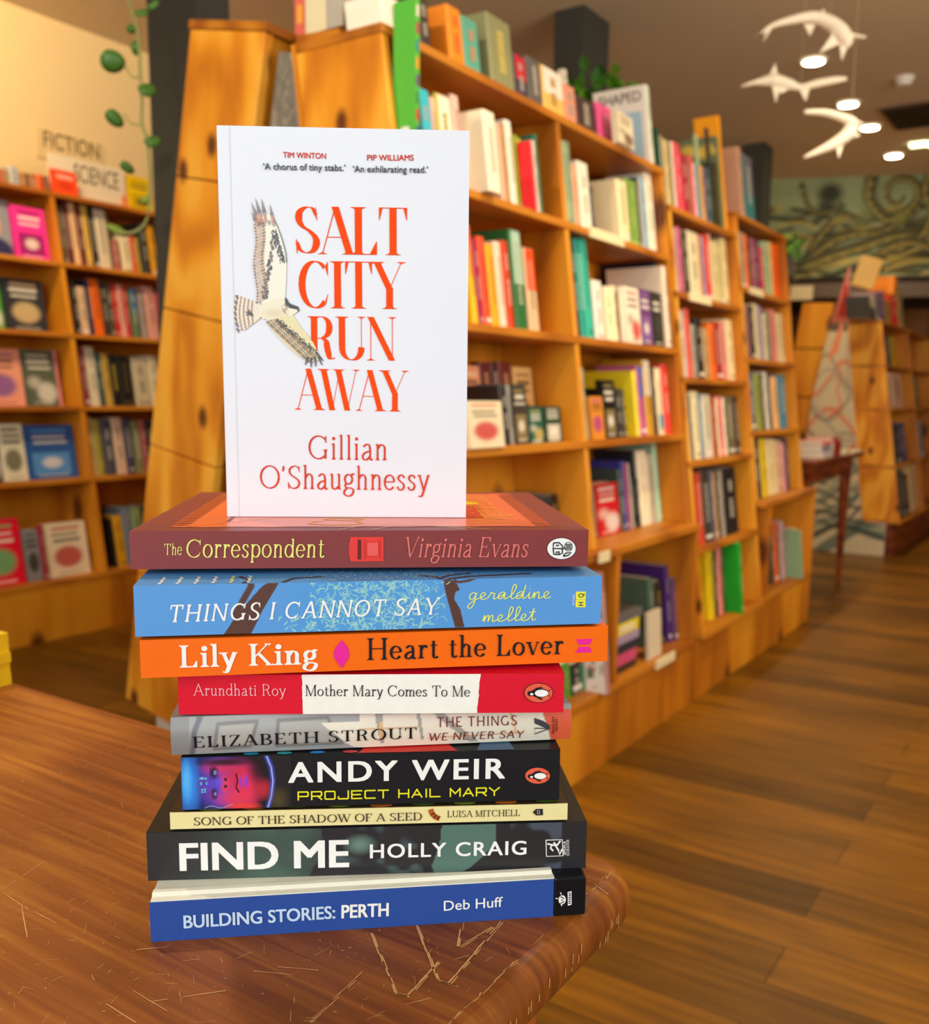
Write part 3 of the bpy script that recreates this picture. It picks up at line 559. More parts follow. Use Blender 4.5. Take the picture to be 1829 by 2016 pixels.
BOOKS = {
 'u1a1': """1664,34,226,30,140,15171c,-,-;1699,29,222,30,140,2b2a28,-,-;1729,26,220,30,140,33241f,-,-;1757,20,188,30,140,e8dcc0,-,-;1778,46,197,30,140,3a2a60,35bcd0,T;1826,18,188,30,140,e9c8b8,-,-;1847,62,202,30,140,c9b92e,f0e8d0,T;1913,32,216,30,140,eebfae,-,-;1947,53,182,-30,140,f2e6c8,-,-;2103,13,197,30,140,e6c9b0,-,-;2118,12,199,30,140,caa27a,-,-;2131,15,203,30,140,b98a58,-,-;2147,33,215,30,140,f4efdb,-,-;2187,16,187,30,140,9aa41e,-,-;2193,12,168,-10,37,e6202c,-,-;2205,18,183,30,140,b9a93a,-,-;2280,15,194,30,140,f1d0c0,-,-;2296,13,212,30,140,2f7d5c,-,-""",
 'u1a2': """1925,24,230,35,140,f6c21a,e8604a,T;1951,22,200,35,140,a32445,-,-;1976,32,211,35,140,e4502c,-,-;2010,36,198,35,140,f7a81c,-,-;2049,31,209,35,140,f3d3b8,-,-;2083,34,216,35,140,c9401f,-,-;2118,55,248,30,140,2d6b35,a9c9b0,T;2191,54,213,35,140,d9b78c,f04a1a,T""",
 'u1a3': """1789,150,106,-10,20,e9d9b4,c83038,F;2002,34,143,30,100,2e2724,-,-;2012,77,193,140,30,e59a72,f0d0a0,F;2037,18,145,30,100,97938a,-,-;2058,68,147,30,100,3d362c,8a7a50,F;2094,55,204,140,30,641a16,c9a070,-;2128,74,90,30,60,1f5a4b,b9a860,F;2150,37,205,140,30,4a1210,-,-;2188,63,208,140,30,6a1c18,c9a070,-;2210,94,93,30,60,22402a,-,F;2255,103,197,140,30,d9ae70,8a6030,F""",
 'u1a4': """2224,37,146,90,140,3a3128,-,-;2264,34,148,90,140,2a3340,8a6a40,-;2303,55,146,90,140,1d1a17,9a8a60,-""",
 'u1a5': """2201,28,104,40,140,d9c69a,-,-;2231,53,99,40,140,4f8a24,8ab050,-;2286,63,86,40,140,16201f,e8e4da,B;2352,40,69,40,140,45a568,-,-;2356,28,338,-30,67,b0807a,c8d4d8,C;2394,23,56,40,140,e0623c,-,-;2419,31,69,40,140,c9a080,-,-""",
 'u1b1': """2448,30,232,30,140,9fb48d,-,-;2479,18,235,30,140,8aa07a,-,-;2501,31,179,30,140,e8a583,-,-;2536,67,195,30,140,ece9d0,-,-;2606,19,137,30,140,3a3a38,-,-;2731,67,178,0,140,f3dfae,-,-;2858,89,208,30,140,7fa048,a8c060,-;2949,14,226,30,140,35424a,-,-;2965,12,230,30,140,c9b090,-,-;2979,38,236,30,140,8ab0c4,-,-;3022,58,257,30,140,f1e6cc,-,-""",
 'u1b2': """2419,24,278,30,140,4a3a6a,-,-;2444,27,265,30,140,1f2a33,-,-;2474,37,274,30,140,1f9a84,-,-;2513,40,281,30,140,2ab49a,-,-;2569,58,171,30,140,ede4d6,-,-;2647,45,159,30,140,f1e2b4,-,-;2693,41,167,30,140,efdcae,-,-;2715,105,166,0,20,efe0c8,c82a30,F;2739,28,155,30,140,4a5a60,c9c0a0,-;2821,89,170,0,20,6a3f74,8a60a0,F;2913,88,170,0,20,2a2a24,3a3a30,F;3010,32,258,-10,200,ecd5bb,-,-;3061,19,285,35,200,141838,-,-""",
 'u1b3': """2420,20,217,30,140,3a5068,-,-;2442,19,199,30,140,9ab0a0,-,-;2462,82,120,20,20,d98a2a,b0407a,F;2548,86,168,20,20,171310,8a7a50,F;2659,33,145,30,140,2a251c,-,-;2695,28,144,30,140,3a3424,-,-;2798,26,201,30,200,ead422,-,-;2828,48,217,30,140,c05a8a,3d6ab0,T;2878,54,237,30,140,c9962a,f0e4d0,T;2939,33,221,30,140,4a3018,-,-;2976,46,216,30,140,eadcb0,3a9ab0,B;3028,52,229,30,140,e43d38,-,-""",
 'u1b4': """2542,18,163,90,140,7a9aa0,-,-;2563,19,157,90,140,5a6a6a,-,-;2584,159,156,90,50,c4141f,e0d8d0,F;2759,29,192,90,200,3f5048,-,-;2790,20,216,90,140,3a3f9a,c05a8a,-;2811,11,209,90,140,d04a38,-,-;2823,10,213,90,140,4a5a9a,-,-;2834,12,207,90,140,d8c8a0,-,-;2849,16,162,90,140,35332f,-,-;2881,11,245,90,200,262a34,-,-;2883,23,156,90,15,2a2824,-,-;2914,72,243,90,140,f1e6c4,d9cca0,-;2989,53,229,90,140,b9b09a,-,-;3049,31,265,90,200,a9d8ba,-,-""",
 'u1b5': """2887,43,231,60,200,54705a,-,-;2932,64,213,60,140,26241c,a08a30,-;3005,31,258,50,220,46206e,-,-;3037,33,212,40,140,5f4068,c06070,-""",
 'u2t': """3160,12,257,30,140,1d5030,-,-;3162,20,215,30,15,5a7a90,-,-;3184,27,235,30,140,9a9066,-,-;3215,32,230,30,140,d3b982,-,-;3249,28,227,30,140,8a7a3a,-,-;3283,14,237,30,140,e8d8cc,-,-;3300,62,242,30,140,e0525f,f0a0a0,-;3366,55,217,30,140,b01f38,-,-;3425,28,224,30,140,8a5a40,-,-;3456,27,226,30,140,e0525f,-,-;3484,19,206,30,140,edc4bc,-,-;3506,27,207,30,140,3d8aa0,-,-;3548,17,207,30,140,d9a66c,-,-;3549,11,322,30,15,a9ba88,-,-;3567,31,213,30,140,c9965c,-,-;3601,29,213,30,140,3a2a72,-,-;3632,25,220,30,140,3d6a50,-,-;3675,50,244,30,140,2a2a20,3a5a48,-;3676,12,374,30,15,453a33,-,-;3728,35,257,30,140,4a4420,8a7a20,-;3772,20,365,30,150,6a7a58,e8c850,G;3812,20,451,30,100,fba510,-,-""",
 'u2a1': """3205,39,217,30,140,a39884,-,-;3247,24,226,30,140,b08a8a,-,-;3273,33,233,30,140,cf5a86,-,-;3310,57,223,30,140,4a4028,-,-;3371,102,235,30,140,e0d5ac,8a8468,-;3477,22,236,30,140,c97a30,-,-;3502,36,234,30,140,8f86a6,-,-;3542,46,246,30,140,e0321f,-,-;3590,26,252,30,140,d8b090,-,-;3620,56,231,30,140,d6c68c,-,-;3680,49,239,30,140,c4b47e,-,-;3732,58,257,30,140,e2cf94,-,-""",
 'u2a2': """3219,52,229,30,140,c9ccc5,-,-;3279,49,239,30,140,e4604f,-,-;3333,42,188,30,140,9a9484,-,-;3379,64,215,30,140,25231f,-,-;3448,56,182,30,140,b99a68,-,-;3513,55,205,30,140,e8701f,-,-;3573,68,214,30,140,a8301f,-,-;3650,55,220,30,140,d98a80,-,-;3711,76,234,30,140,eed8a4,-,-""",
 'u2a3': """3174,32,243,30,140,d23a20,-,-;3216,32,221,30,140,d8ccb0,-,-;3252,26,216,30,140,4a4a44,-,-;3283,63,237,30,140,efdfae,-,-;3350,29,232,30,140,5a7f9a,-,-;3386,85,227,30,140,d9cfb4,-,-;3478,49,222,30,140,a84a20,-,-;3532,28,217,30,140,e0d0a8,-,-;3565,32,223,30,140,e4506a,-,-;3602,29,218,30,140,e8d8b8,-,-;3639,85,224,30,140,6a6244,-,-;3731,55,224,30,140,332b24,-,-""",
 'u2a4': """3263,48,252,30,140,cf452a,-,-;3318,75,259,30,140,41392f,-,-;3398,33,255,30,140,4a5068,-,-;3436,29,244,30,140,b08a60,-,-;3470,29,245,30,140,3a332a,-,-;3504,35,246,30,140,a39a88,-,-;3546,146,251,30,140,171b20,-,-""",
 'u2a5': """3349,63,258,30,140,e2c40e,-,-;3419,36,244,30,140,33302a,-,-;3459,48,250,30,140,e0847a,-,-;3512,16,249,30,140,22201e,-,-;3529,33,292,-30,140,0f9420,-,-;3563,33,243,30,140,e4bc92,-,-;3599,42,227,30,140,e89a78,-,-;3646,52,226,30,140,d8d4c0,-,-""",
 'u3t': """4056,46,297,40,140,c9987a,-,-;4116,126,283,40,140,3a8080,6a6672,T""",
 'u3a1': """3961,55,228,30,140,a89884,-,-;4023,43,227,30,140,ec742f,-,-;4073,29,207,30,140,3a3030,-,-;4109,61,223,30,140,a45466,-,-;4176,40,227,30,140,4c3254,-,-;4223,48,202,30,140,d03a4c,-,-;4280,44,233,30,140,a2b286,-,-;4328,43,239,30,140,b0bc90,-,-;4382,33,245,30,140,d8b868,-,-;4425,87,243,30,140,f45c10,-,-""",
 'u3a2': """3945,66,216,30,140,a87270,-,-;4018,54,217,30,140,332c2a,-,-;4086,62,233,30,140,d8c49a,-,-;4154,41,228,30,140,8880a8,-,-;4202,47,200,30,140,d8c496,-,-;4255,58,215,30,140,8a8674,-,-;4327,64,228,30,140,dd7a70,-,-;4398,54,217,30,140,dcc492,-,-;4459,53,221,30,140,d0b888,-,-""",
 'u3a3': """3927,80,240,30,140,4a6684,-,-;4015,83,233,30,140,979b46,-,-;4104,41,232,30,140,4a4a3a,-,-;4154,48,243,30,140,d9d0b8,-,-;4208,40,238,30,140,3a3a54,-,-;4260,83,226,30,140,f0b878,-,-;4371,101,236,30,140,4a869a,-,-""",
 'u3a4': """3931,89,247,30,140,3c3c3a,-,-;4032,84,241,30,140,dfbe22,-,-;4125,70,235,30,140,e2d0a0,-,-;4201,47,236,30,140,e0c68a,-,-;4255,80,228,30,140,d8b08a,-,-;4343,45,215,30,140,d88a98,-,-;4395,46,233,30,140,3a3a50,-,-""",
 'u3a5': """4201,45,258,50,140,4a4030,-,-;4252,56,266,50,140,e0601f,-,-;4313,22,250,50,140,332a28,-,-;4340,67,262,50,140,bf9a98,-,-;4412,16,250,50,140,9a6a80,-,-;4429,20,219,-20,140,82a078,-,-;4450,162,210,50,30,e6cc98,8a6a50,F""",
 'lw1': """2647,20,255,50,140,4a3a28,-,-;2669,18,256,50,140,6a5a48,-,-;2688,25,274,50,140,621a18,-,-;2719,30,295,50,140,e0b384,-,-;2751,28,294,50,140,622018,-,-;2781,32,286,50,140,d0a84c,-,-;2818,25,278,50,140,1a1712,-,-;2848,59,270,50,140,d3c2a4,-,-;2909,11,262,50,140,6a5a40,-,-;2923,34,141,50,140,a85a52,-,-;2973,52,171,50,140,e0d0a6,-,-;3032,25,174,50,140,d0541f,-,-;3060,15,169,50,140,a8982c,-,-;3089,37,244,50,140,3a3732,-,-;3138,38,242,50,140,d6960f,-,-;3186,49,258,50,140,4a3a28,-,-""",
 'lw2': """2635,27,254,50,140,b8623c,-,-;2673,27,241,50,140,2f2620,-,-;2701,41,213,50,140,d3b292,-,-;2751,16,249,50,140,33304a,-,-;2770,48,255,50,140,e2640a,-,-;2821,30,252,50,140,3a2c1e,-,-;2853,29,242,50,140,4a4434,-,-;2884,28,245,50,140,bd1e12,-,-;2914,28,243,50,140,d89a8c,-,-;2944,23,242,50,140,bb2a28,-,-;2977,40,231,50,140,5a7250,3a6a9a,T;3030,34,213,50,140,9a8a84,-,-;3067,58,249,50,140,d09484,-,-;3128,52,231,50,140,b04050,-,-""",
 'lw3': """2649,11,257,50,140,1d1814,-,-;2662,31,258,50,140,944052,-,-;2696,47,263,50,140,d9ceb0,-,-;2746,25,244,50,140,30504a,-,-;2776,37,238,50,140,bb9a44,-,-;2816,40,232,50,140,1c1914,c9b030,-;2860,70,230,50,140,1c1914,5a4a30,-;2941,86,223,50,140,c0b292,-,-;3031,52,237,50,140,d3c6a2,-,-;3088,68,236,50,140,6a5a48,-,-""",
 'lw4': """2638,44,265,50,140,d3c48c,-,-;2685,32,250,50,140,b0a23e,-,-;2724,53,250,50,140,4c4c54,-,-;2783,54,256,50,140,d3b296,-,-;2842,39,248,50,140,40405a,-,-;2888,45,239,50,140,7c7a4c,-,-;2937,27,243,50,140,a84a4c,-,-;2968,37,239,50,140,1b1a1a,-,-;3009,36,242,50,140,56565e,-,-;3047,54,234,50,140,3a302a,-,-""",
 'lw5': """2707,13,220,60,140,2a241c,-,-;2723,49,233,60,140,d69c0f,-,-;2776,50,265,60,140,70808c,b07a70,-;2829,51,260,60,140,8a9a60,-,-;2883,52,263,60,140,2a2a2a,-,-""",
 'lwt': """2423,22,69,80,140,b02a20,-,-;2447,25,72,80,140,9a7030,-,-;2475,46,92,80,140,b0b4b4,-,-;2527,22,73,80,140,a86a20,-,-;2551,18,75,80,140,6a3a14,-,-;2572,28,77,80,140,a0601c,-,-;2602,33,81,80,140,d85a14,-,-;2637,32,81,80,140,6a3a18,-,-;2639,120,107,20,20,f04a1a,d03a10,F;3031,42,154,80,50,f0906a,-,-;3075,141,172,80,50,eec80a,c9a808,F""",
 'lwf1': """2281,154,236,70,25,8a8f98,2a2c58,P;2437,153,221,50,25,f2309a,7a1060,F""",
 'lwf2': """2237,123,205,90,25,57a03c,-,F;2360,185,219,70,25,2c3038,c9b080,F""",
 'lwf3': """2179,212,238,70,25,f0a184,8a5a9a,F;2397,152,239,70,25,5a6450,d9d6c4,F;2551,16,242,70,25,e88a88,-,-""",
 'lwf4': """2174,65,240,70,25,1c1a1a,d0ccc0,F;2241,112,236,70,25,e4dfbe,6a6a50,F;2356,234,227,70,25,2a5a9c,5a9ad8,F""",
 'lwf5': """2075,193,269,60,25,e81034,60b070,F;2279,67,215,60,25,8a8a88,3a3228,F;2347,17,230,40,25,a02028,-,-;2378,198,228,60,25,ead9b4,c04038,F""",
 'far1': """7135,95,193,30,140,7a5a4a,-,-;7237,90,212,30,140,3a4a38,-,-;7336,191,204,30,140,d6a80c,-,-;8046,103,284,30,140,7a2a1a,-,-""",
 'far2': """7009,85,205,30,140,6a5a4a,-,-;7105,104,210,30,140,d0b090,-,-;7268,367,244,30,140,dcb090,a05030,-;8198,150,245,30,140,7a6a30,-,-""",
 'far3': """7229,135,259,30,140,3a3230,-,-;7377,224,274,30,140,4a4a70,-,-;8190,170,279,30,140,8a8a88,-,-""",
 'far4': """7247,121,318,30,140,4a4a34,-,-;7383,157,282,30,140,4a3424,-,-;7621,465,367,30,140,d6b07a,b89460,-""",
 'fart': """6705,145,138,20,150,3a342e,d8c49c,T;6877,107,177,20,140,8a7a78,-,-;6993,138,190,20,140,6a4a78,-,-;7140,76,208,20,140,8a6a7a,-,-;7226,161,163,20,140,b09030,-,-;7412,272,265,20,140,d8321a,-,-;7725,165,287,20,140,a08a50,-,-;7901,249,285,20,140,3a3a30,-,-""",
 'u1t': """1682,83,81,30,100,f1e8d6,-,-;1770,37,116,30,100,2a221c,-,-;1810,45,130,30,100,3a3530,-,-;1929,60,140,30,100,f08a1c,c8503a,-;1990,70,135,30,140,58a48c,e0805a,-;2105,114,180,30,120,8c8c62,d8c060,-;2220,64,117,30,140,40384a,c42034,T;2288,77,131,30,140,605c58,-,-;2368,119,130,30,140,f2c266,f2e8d8,T;2490,72,115,30,140,e8987a,58b0b0,-;2565,118,104,30,140,45302e,-,-;2684,16,221,120,20,f3e8d0,a09070,F;2701,120,117,30,140,e4548e,f0b0c0,-;2725,111,91,-20,20,ecdcb8,6a4a38,F;3090,33,269,30,190,d8dcc8,-,H""",
}
# ------------------------------------------------------------------ books on the shelves
PAGES = mat('book_pages', 'e8dcc0', .85, bscale=300)
COV = mat_col('printed_cover', .42, .4, gain=1.1)
CN = {'white': 'eee8dc', 'cream': 'ead9ac', 'beige': 'cdb592', 'tan': 'c79a60', 'brown': '6a4626', 'dark brown': '3a2a1c', 'black': '191716', 'charcoal': '3a3836', 'grey': '8e8a80', 'pale grey': 'c0bcb2', 'red': 'd2281e', 'dark red': '7a1a1a', 'maroon': '5a1c20', 'crimson': 'b02440', 'orange': 'f07a18', 'orange red': 'e4501e', 'salmon': 'e08a70', 'rust': 'a84a20', 'pink': 'e8a0a0', 'hot pink': 'e8408c', 'magenta': 'c04880', 'mauve': '9a6878', 'lilac': 'b494a8', 'lavender': '8c84a8', 'purple': '5c3a70', 'navy': '22264a', 'blue': '3460a8', 'slate blue': '50607c', 'pale blue': '8cb0c4', 'teal': '1f8a80', 'dark teal': '24504c', 'mint': 'a8d4b8', 'green': '2c8c30', 'leaf green': '80a048', 'dark green': '204a30', 'sage': '9caa88', 'grey green': '5a705c', 'olive': '8c8a40', 'dark olive': '48462a', 'yellow': 'e8cc20', 'mustard': 'c89820', 'golden': 'd8b860'}
def cname(h):
    f = lambda s: np.array([int(s[i:i+2], 16) for i in (0, 2, 4)], float); a = f(h)
    return min(CN, key=lambda k: (((a-f(CN[k]))*np.array([.9, 1.2, .8]))**2).sum())
ORD = 'first second third fourth fifth sixth seventh eighth ninth tenth eleventh twelfth thirteenth fourteenth fifteenth sixteenth seventeenth eighteenth nineteenth twentieth twenty-first twenty-second twenty-third twenty-fourth twenty-fifth'.split()
PBT = (-1.125, -.1, .25, 1)
ROWS = {'u1a1': (PU, 1.503, "the tall bookcase's top shelf, knotty-end bay"), 'u1a2': (PU, 1.2, "the tall bookcase's second shelf, knotty-end bay"), 'u1a3': (PU, .918, "the tall bookcase's third shelf, knotty-end bay"),
 'u1a4': (PU, .622, "the tall bookcase's ledge, knotty-end bay"), 'u1a5': (PBT, .222, "the tall bookcase's lowest shelf, knotty-end bay"),
 'u1b1': (PU, 1.503, "the tall bookcase's top shelf, further bay"), 'u1b2': (PU, 1.2, "the tall bookcase's second shelf, further bay"), 'u1b3': (PU, .918, "the tall bookcase's third shelf, further bay"),
 'u1b4': (PU, .622, "the tall bookcase's ledge, further bay"), 'u1b5': (PBT, .222, "the tall bookcase's lowest shelf, further bay"), 'u1t': (PU, 1.782, "the very top of the tall bookcase"),
 'u2t': (PU, 1.675, "the open top of the middle bookcase"), 'u2a1': (PU, 1.393, "the middle bookcase's top shelf"), 'u2a2': (PU, 1.108, "the middle bookcase's second shelf"), 'u2a3': (PU, .824, "the middle bookcase's third shelf"),
 'u2a4': (PU, .525, "the middle bookcase's fourth shelf"), 'u2a5': (PBT, .235, "the middle bookcase's lowest shelf"), 'u3t': (PU, 1.766, "the top of the end bookcase"), 'u3a1': (PU, 1.48, "the end bookcase's top shelf"),
 'u3a2': (PU, 1.2, "the end bookcase's second shelf"), 'u3a3': (PU, .91, "the end bookcase's third shelf"), 'u3a4': (PU, .632, "the end bookcase's fourth shelf"), 'u3a5': (PBT, .232, "the end bookcase's jutting lowest shelf"),
 'lw1': (PL, 1.6, "the wall bookcase's top shelf beside the post"), 'lw2': (PL, 1.295, "the wall bookcase's second shelf beside the post"), 'lw3': (PL, .979, "the wall bookcase's third shelf beside the post"), 'lw4': (PL, .67, "the wall bookcase's fourth shelf beside the post"), 'lw5': (PL, .25, "the wall bookcase's lowest shelf beside the post"),
 'lwt': (PL, 1.9, "the top of the wall bookcase"), 'lwf1': (PL, 1.6, "the wall bookcase's top display shelf"), 'lwf2': (PL, 1.295, "the wall bookcase's second display shelf"), 'lwf3': (PL, .979, "the wall bookcase's third display shelf"), 'lwf4': (PL, .67, "the wall bookcase's fourth display shelf"), 'lwf5': (PL, .25, "the wall bookcase's lowest display shelf"),
 'far1': (PF, 1.28, "the distant bookcase's top shelf"), 'far2': (PF, .99, "the distant bookcase's second shelf"), 'far3': (PF, .61, "the distant bookcase's third shelf"), 'far4': (PF, .24, "the distant bookcase's lowest shelf"), 'fart': (PF, 1.567, "the top of the distant bookcase")}
def lum(h): return sum(int(h[i:i+2], 16)*k for i, k in ((0, .3), (2, .59), (4, .11)))
def cover_art(seed, bg, ac, w, h, flag):
    pa = Paint(max(12, int(w*220)), max(16, int(h*220)), bg, w, h); r = np.random.default_rng(seed); ink = 'f2ead8' if lum(bg) < 120 else '2a2622'
    if flag == 'P':   # a portrait cover
        pa.blob(.42*w, .55*h, .3*w, .24*h, 'd89a78', 1, .2); pa.blob(.4*w, .78*h, .3*w, .1*h, 'b8a090', 1, .3); pa.blob(.4*w, .08*h, .62*w, .26*h, ac, 1, .1); return pa
    if flag == 'C':   # a collage of small pictures
        for k in range(60): x, y = r.random()*w, r.random()*h; pa.rect(x, x+w*.3*r.random(), y, y+h*.09*r.random(), ('7a4a3a', 'c8a890', 'e0744a', '4a8a8a', '5a6a48', 'd8c8b0', '3a3a48', 'c05a50')[r.integers(8)], .9)
        pa.rect(0, w, h*.8, h, ac, .9); return pa
    if flag == 'H':   # magazine: pale sky picture under a white masthead
        pa.rect(.05*w, .92*w, .03*h, .7*h, 'a8ccdc'); pa.blob(.3*w, .18*h, .3*w, .12*h, 'f2ecd8', .9, .5); return pa
    if flag == 'G':   # gold lettering band
        for k in range(9): pa.blob((.12+k*.095)*w, (.86+.02*math.sin(k))*h, .06*w, .07*h, ac, .9, .4, .6)
        pa.rect(.1*w, .9*w, .66*h, .72*h, 'a8a070', .5); return pa
    k = r.integers(3)
    if k == 0: pa.blob(.5*w, .36*h, .34*w, .2*h, ac, .9, .2); 
    if k == 1: pa.rect(.12*w, .88*w, .08*h, .5*h, ac, .8); pa.blob(.5*w, .3*h, .2*w, .1*h, ink, .7, .3)
    if k == 2: pa.blob(.66*w, .24*h, .3*w, .18*h, ac, .9, .3); pa.blob(.3*w, .42*h, .2*w, .1*h, ink, .5, .5)
    for j in range(3): pa.rect((.14+.05*r.random())*w, (.86-.06*r.random())*w, (.9-j*.11)*h-.03*h, (.9-j*.11)*h+.02*h, ink if j else ac, .75)
    pa.rect(.2*w, .8*w, .05*h, .075*h, ink, .6)
    return pa
def make_book(loc, wd, hg, dp, c, ac, flag, k, label, group, seed):
    r = np.random.default_rng(seed); V, Fc, Cc = [], [], []
    col_, acc = np.array(hexc(c)), np.array(hexc(ac)) if ac != '-' else None
    th = .0018 if wd > .012 else .001
    S = lambda x, y, z: (x+k*z, y, z)
    def bx(x0, x1, y0, y1, z0, z1, cc):
        b = len(V); V.extend([S(x0, y0, z0), S(x1, y0, z0), S(x1, y1, z0), S(x0, y1, z0), S(x0, y0, z1), S(x1, y0, z1), S(x1, y1, z1), S(x0, y1, z1)])
        Fc.extend([tuple(i+b for i in q) for q in HF]); Cc.extend([cc]*8)
    face = flag in 'FP'
    if face:      # front cover faces the aisle, pages behind, back cover
        bx(-th, 0, 0, wd, 0, hg, col_); bx(-dp, -dp+th, 0, wd, 0, hg, col_); bx(-dp+th, -th, 0, th, 0, hg, col_)
        pg = (-dp+th, -th, th, wd-.003, .002, hg-.002)
    else:
        sp = th*1.2; m = min(wd*.22, .006)   # slightly rounded spine: a narrower front strip
        b = len(V)
        V.extend([S(-.004, 0, 0), S(0, m, 0), S(0, wd-m, 0), S(-.004, wd, 0), S(-.004, 0, hg), S(0, m, hg), S(0, wd-m, hg), S(-.004, wd, hg)]); Cc.extend([col_]*8)
        Fc.extend([(b, b+1, b+5, b+4), (b+1, b+2, b+6, b+5), (b+2, b+3, b+7, b+6), (b, b+3, b+2, b+1), (b+4, b+5, b+6, b+7)])
        bx(-dp, -.004, 0, th, 0, hg, col_ if flag != 'H' else np.array(hexc('f2ead8'))); bx(-dp, -.004, wd-th, wd, 0, hg, col_)
        pg = (-dp+.003, -.004, th, wd-th, .002, hg-.002)
        q0 = lambda y0, y1, z0, z1, cc, o=.0005: (Fc.append(tuple(range(len(V), len(V)+4))), V.extend([S(o, y0, z0), S(o, y1, z0), S(o, y1, z1), S(o, y0, z1)]), Cc.extend([cc]*4))
        ink = np.array(hexc('efe6d0' if lum(c) < 120 else '2c2824'))*.45+col_*.55
        if flag == 'T' and acc is not None: q0(m, wd-m, hg*(.45+.1*r.random()), hg-.001, acc)
        elif flag == 'B' and acc is not None: q0(m, wd-m, .012, hg*.3, acc)
        elif acc is not None:
            ink = acc*.75+col_*.25
        if wd > .013:
            # blocks of lettering running down the spine
            z = hg*(.88-.08*r.random()); y0, y1 = wd*.36, wd*.64; n = 0
            while z > hg*.3:
                L = hg*(.02+.03*r.random())
                q0(y0, y1, z-L, z, ink, .0009); z -= L+hg*.012; n += 1
                if n == 4 and r.random() < .6: z -= hg*.1
            if r.random() < .4: q0(m+.001, wd-m-.001, hg*.05, hg*.1, ink if r.random() < .5 else np.array(hexc('e8e0d0')), .0009)
    o = link('book', V, Fc, COV, cols=np.array(Cc)); o.location = loc; tag(o, label, 'book', group)
    b = MB(); x0, x1, y0, y1, z0, z1 = pg
    b.hexa([S(x0, y0, z0), S(x1, y0, z0), S(x1, y1, z0), S(x0, y1, z0), S(x0, y0, z1), S(x1, y0, z1), S(x1, y1, z1), S(x0, y1, z1)]).build('page_block', PAGES, o)
    if face or flag in 'HGC':
        if face: cover_art(seed, c, ac if ac != '-' else 'd8d0c0', wd, hg, flag).build('cover_picture', lambda u, v: np.stack([.0006+k*v*hg, u*wd, v*hg], 1), COV, o)
        else: cover_art(seed, c if flag == 'G' else 'f4ecdc', ac if ac != '-' else 'd8d0c0', dp-.006, hg, flag).build('cover_picture', lambda u, v: np.stack([-dp+.002+u*(dp-.006)+k*v*hg, np.full(len(u), -.0006), v*hg], 1), COV, o)
    return o
GAP = {'u1a1': .255, 'u1b1': .255, 'u1a2': .28, 'u1b2': .28, 'u1a3': .258, 'u1b3': .258, 'u1a4': .272, 'u1b4': .272, 'u1a5': .37, 'u1b5': .37, 'u2a1': .258, 'u2a2': .261, 'u2a3': .26, 'u2a4': .275, 'u2a5': .268, 'u3a1': .262, 'u3a2': .256, 'u3a3': .266, 'u3a4': .254, 'u3a5': .37, 'lw1': .275, 'lw2': .28, 'lw3': .29, 'lw4': .285, 'far1': .262, 'far2': .264, 'far3': .355, 'far4': .345}
SEED = 0; SHELF = {}
for key, data in BOOKS.items():
    pl, zb, desc = ROWS[key]; n = 0
    hmax = GAP.get(key, .5)
    for rec in data.split(';'):
        y, wd, hg, ins, dp, c, ac, flag = rec.split(','); y, wd, hg, ins, dp = (int(v)/1000 for v in (y, wd, hg, ins, dp)); SEED += 1
        x = pl[0]+pl[1]*(zb-pl[2])-ins; hg = min(hg, hmax)
        if pl is PU and key[-1] != 't': dp = min(dp, .231-ins)
        if pl is PBT: dp = min(dp, x+pl[1]*hg+1.378)
        if key[:3] == 'far' and y+wd > 7.93 and y < 7.93: wd = 7.925-y
        kind = 'face-out book' if flag in 'FP' else 'book'
        lab = '%s %s, %s along %s' % (cname(c), kind, ORD[n], desc)
        o = make_book((x, y, zb+.0005), wd-.0008, hg, dp, c, ac, flag, pl[1], lab, 'books on '+desc, SEED); n += 1
        if flag == 'H': SHELF['mag'] = (o, wd, hg, dp, pl[1])
# masthead lettering of the magazine on top of the tall bookcase
o, wd, hg, dp, k = SHELF['mag']
V, Fc, ch = sans('SHAPED', .012); s = (dp*.8)/(V[:, 0].max()-V[:, 0].min())
link('masthead', [(-dp+.1*dp+v[0]*s+k*(hg*.82+v[1]*s*1.1), -.0012-i*2e-7, hg*.82+v[1]*s*1.1) for i, v in enumerate(V)], Fc, mat('bronze_ink', '5a5040', .5), o)
# things lying on the lowest and ledge shelves
def flat_book(name, loc, sx, sy, h, c, label, lab=None, rz=0, tilt=0):
    root = empty(name, loc, label, 'book', None, rz); root.rotation_euler = (0, tilt, rz); m = mat('cover_'+c, c, .45)
    MB().box(-sx, 0, 0, sy, 0, .002).box(-sx, 0, 0, sy, h-.002, h).box(-.003, 0, 0, sy, .002, h-.002).build('cover', m, root)
    MB().box(-sx+.002, -.003, .002, sy-.002, .002, h-.002).build('page_block', PAGES, root)
    if lab: MB().box(.0002, .0012, sy*.35, sy*.85, h*.2, h*.8).build('price_sticker', CARD, root)
    return root
z = .2225
for (sy, h, c, lb, st_) in ((.15, .022, '3a2c24', 'dark brown book lying at the bottom of the pile on the lowest shelf', 0), (.15, .034, 'd8507e', 'pink book lying in the pile on the lowest shelf', 0), (.16, .028, '2a3040', 'dark blue book lying above the pink one on the lowest shelf', 0), (.17, .026, 'b09ab4', 'lilac book lying under the yellow book on the lowest shelf', 0), (.17, .035, 'ecd60c', 'yellow book with a white sticker lying in the lowest shelf pile', 1), (.19, .026, '6a6a66', 'grey book lying on the yellow book in the lowest shelf pile', 0)):
    flat_book('book', (-1.15-(z-.22)*.06, 2.49, z), .14, sy*1.3, h, c, lb, st_); z += h+.0004
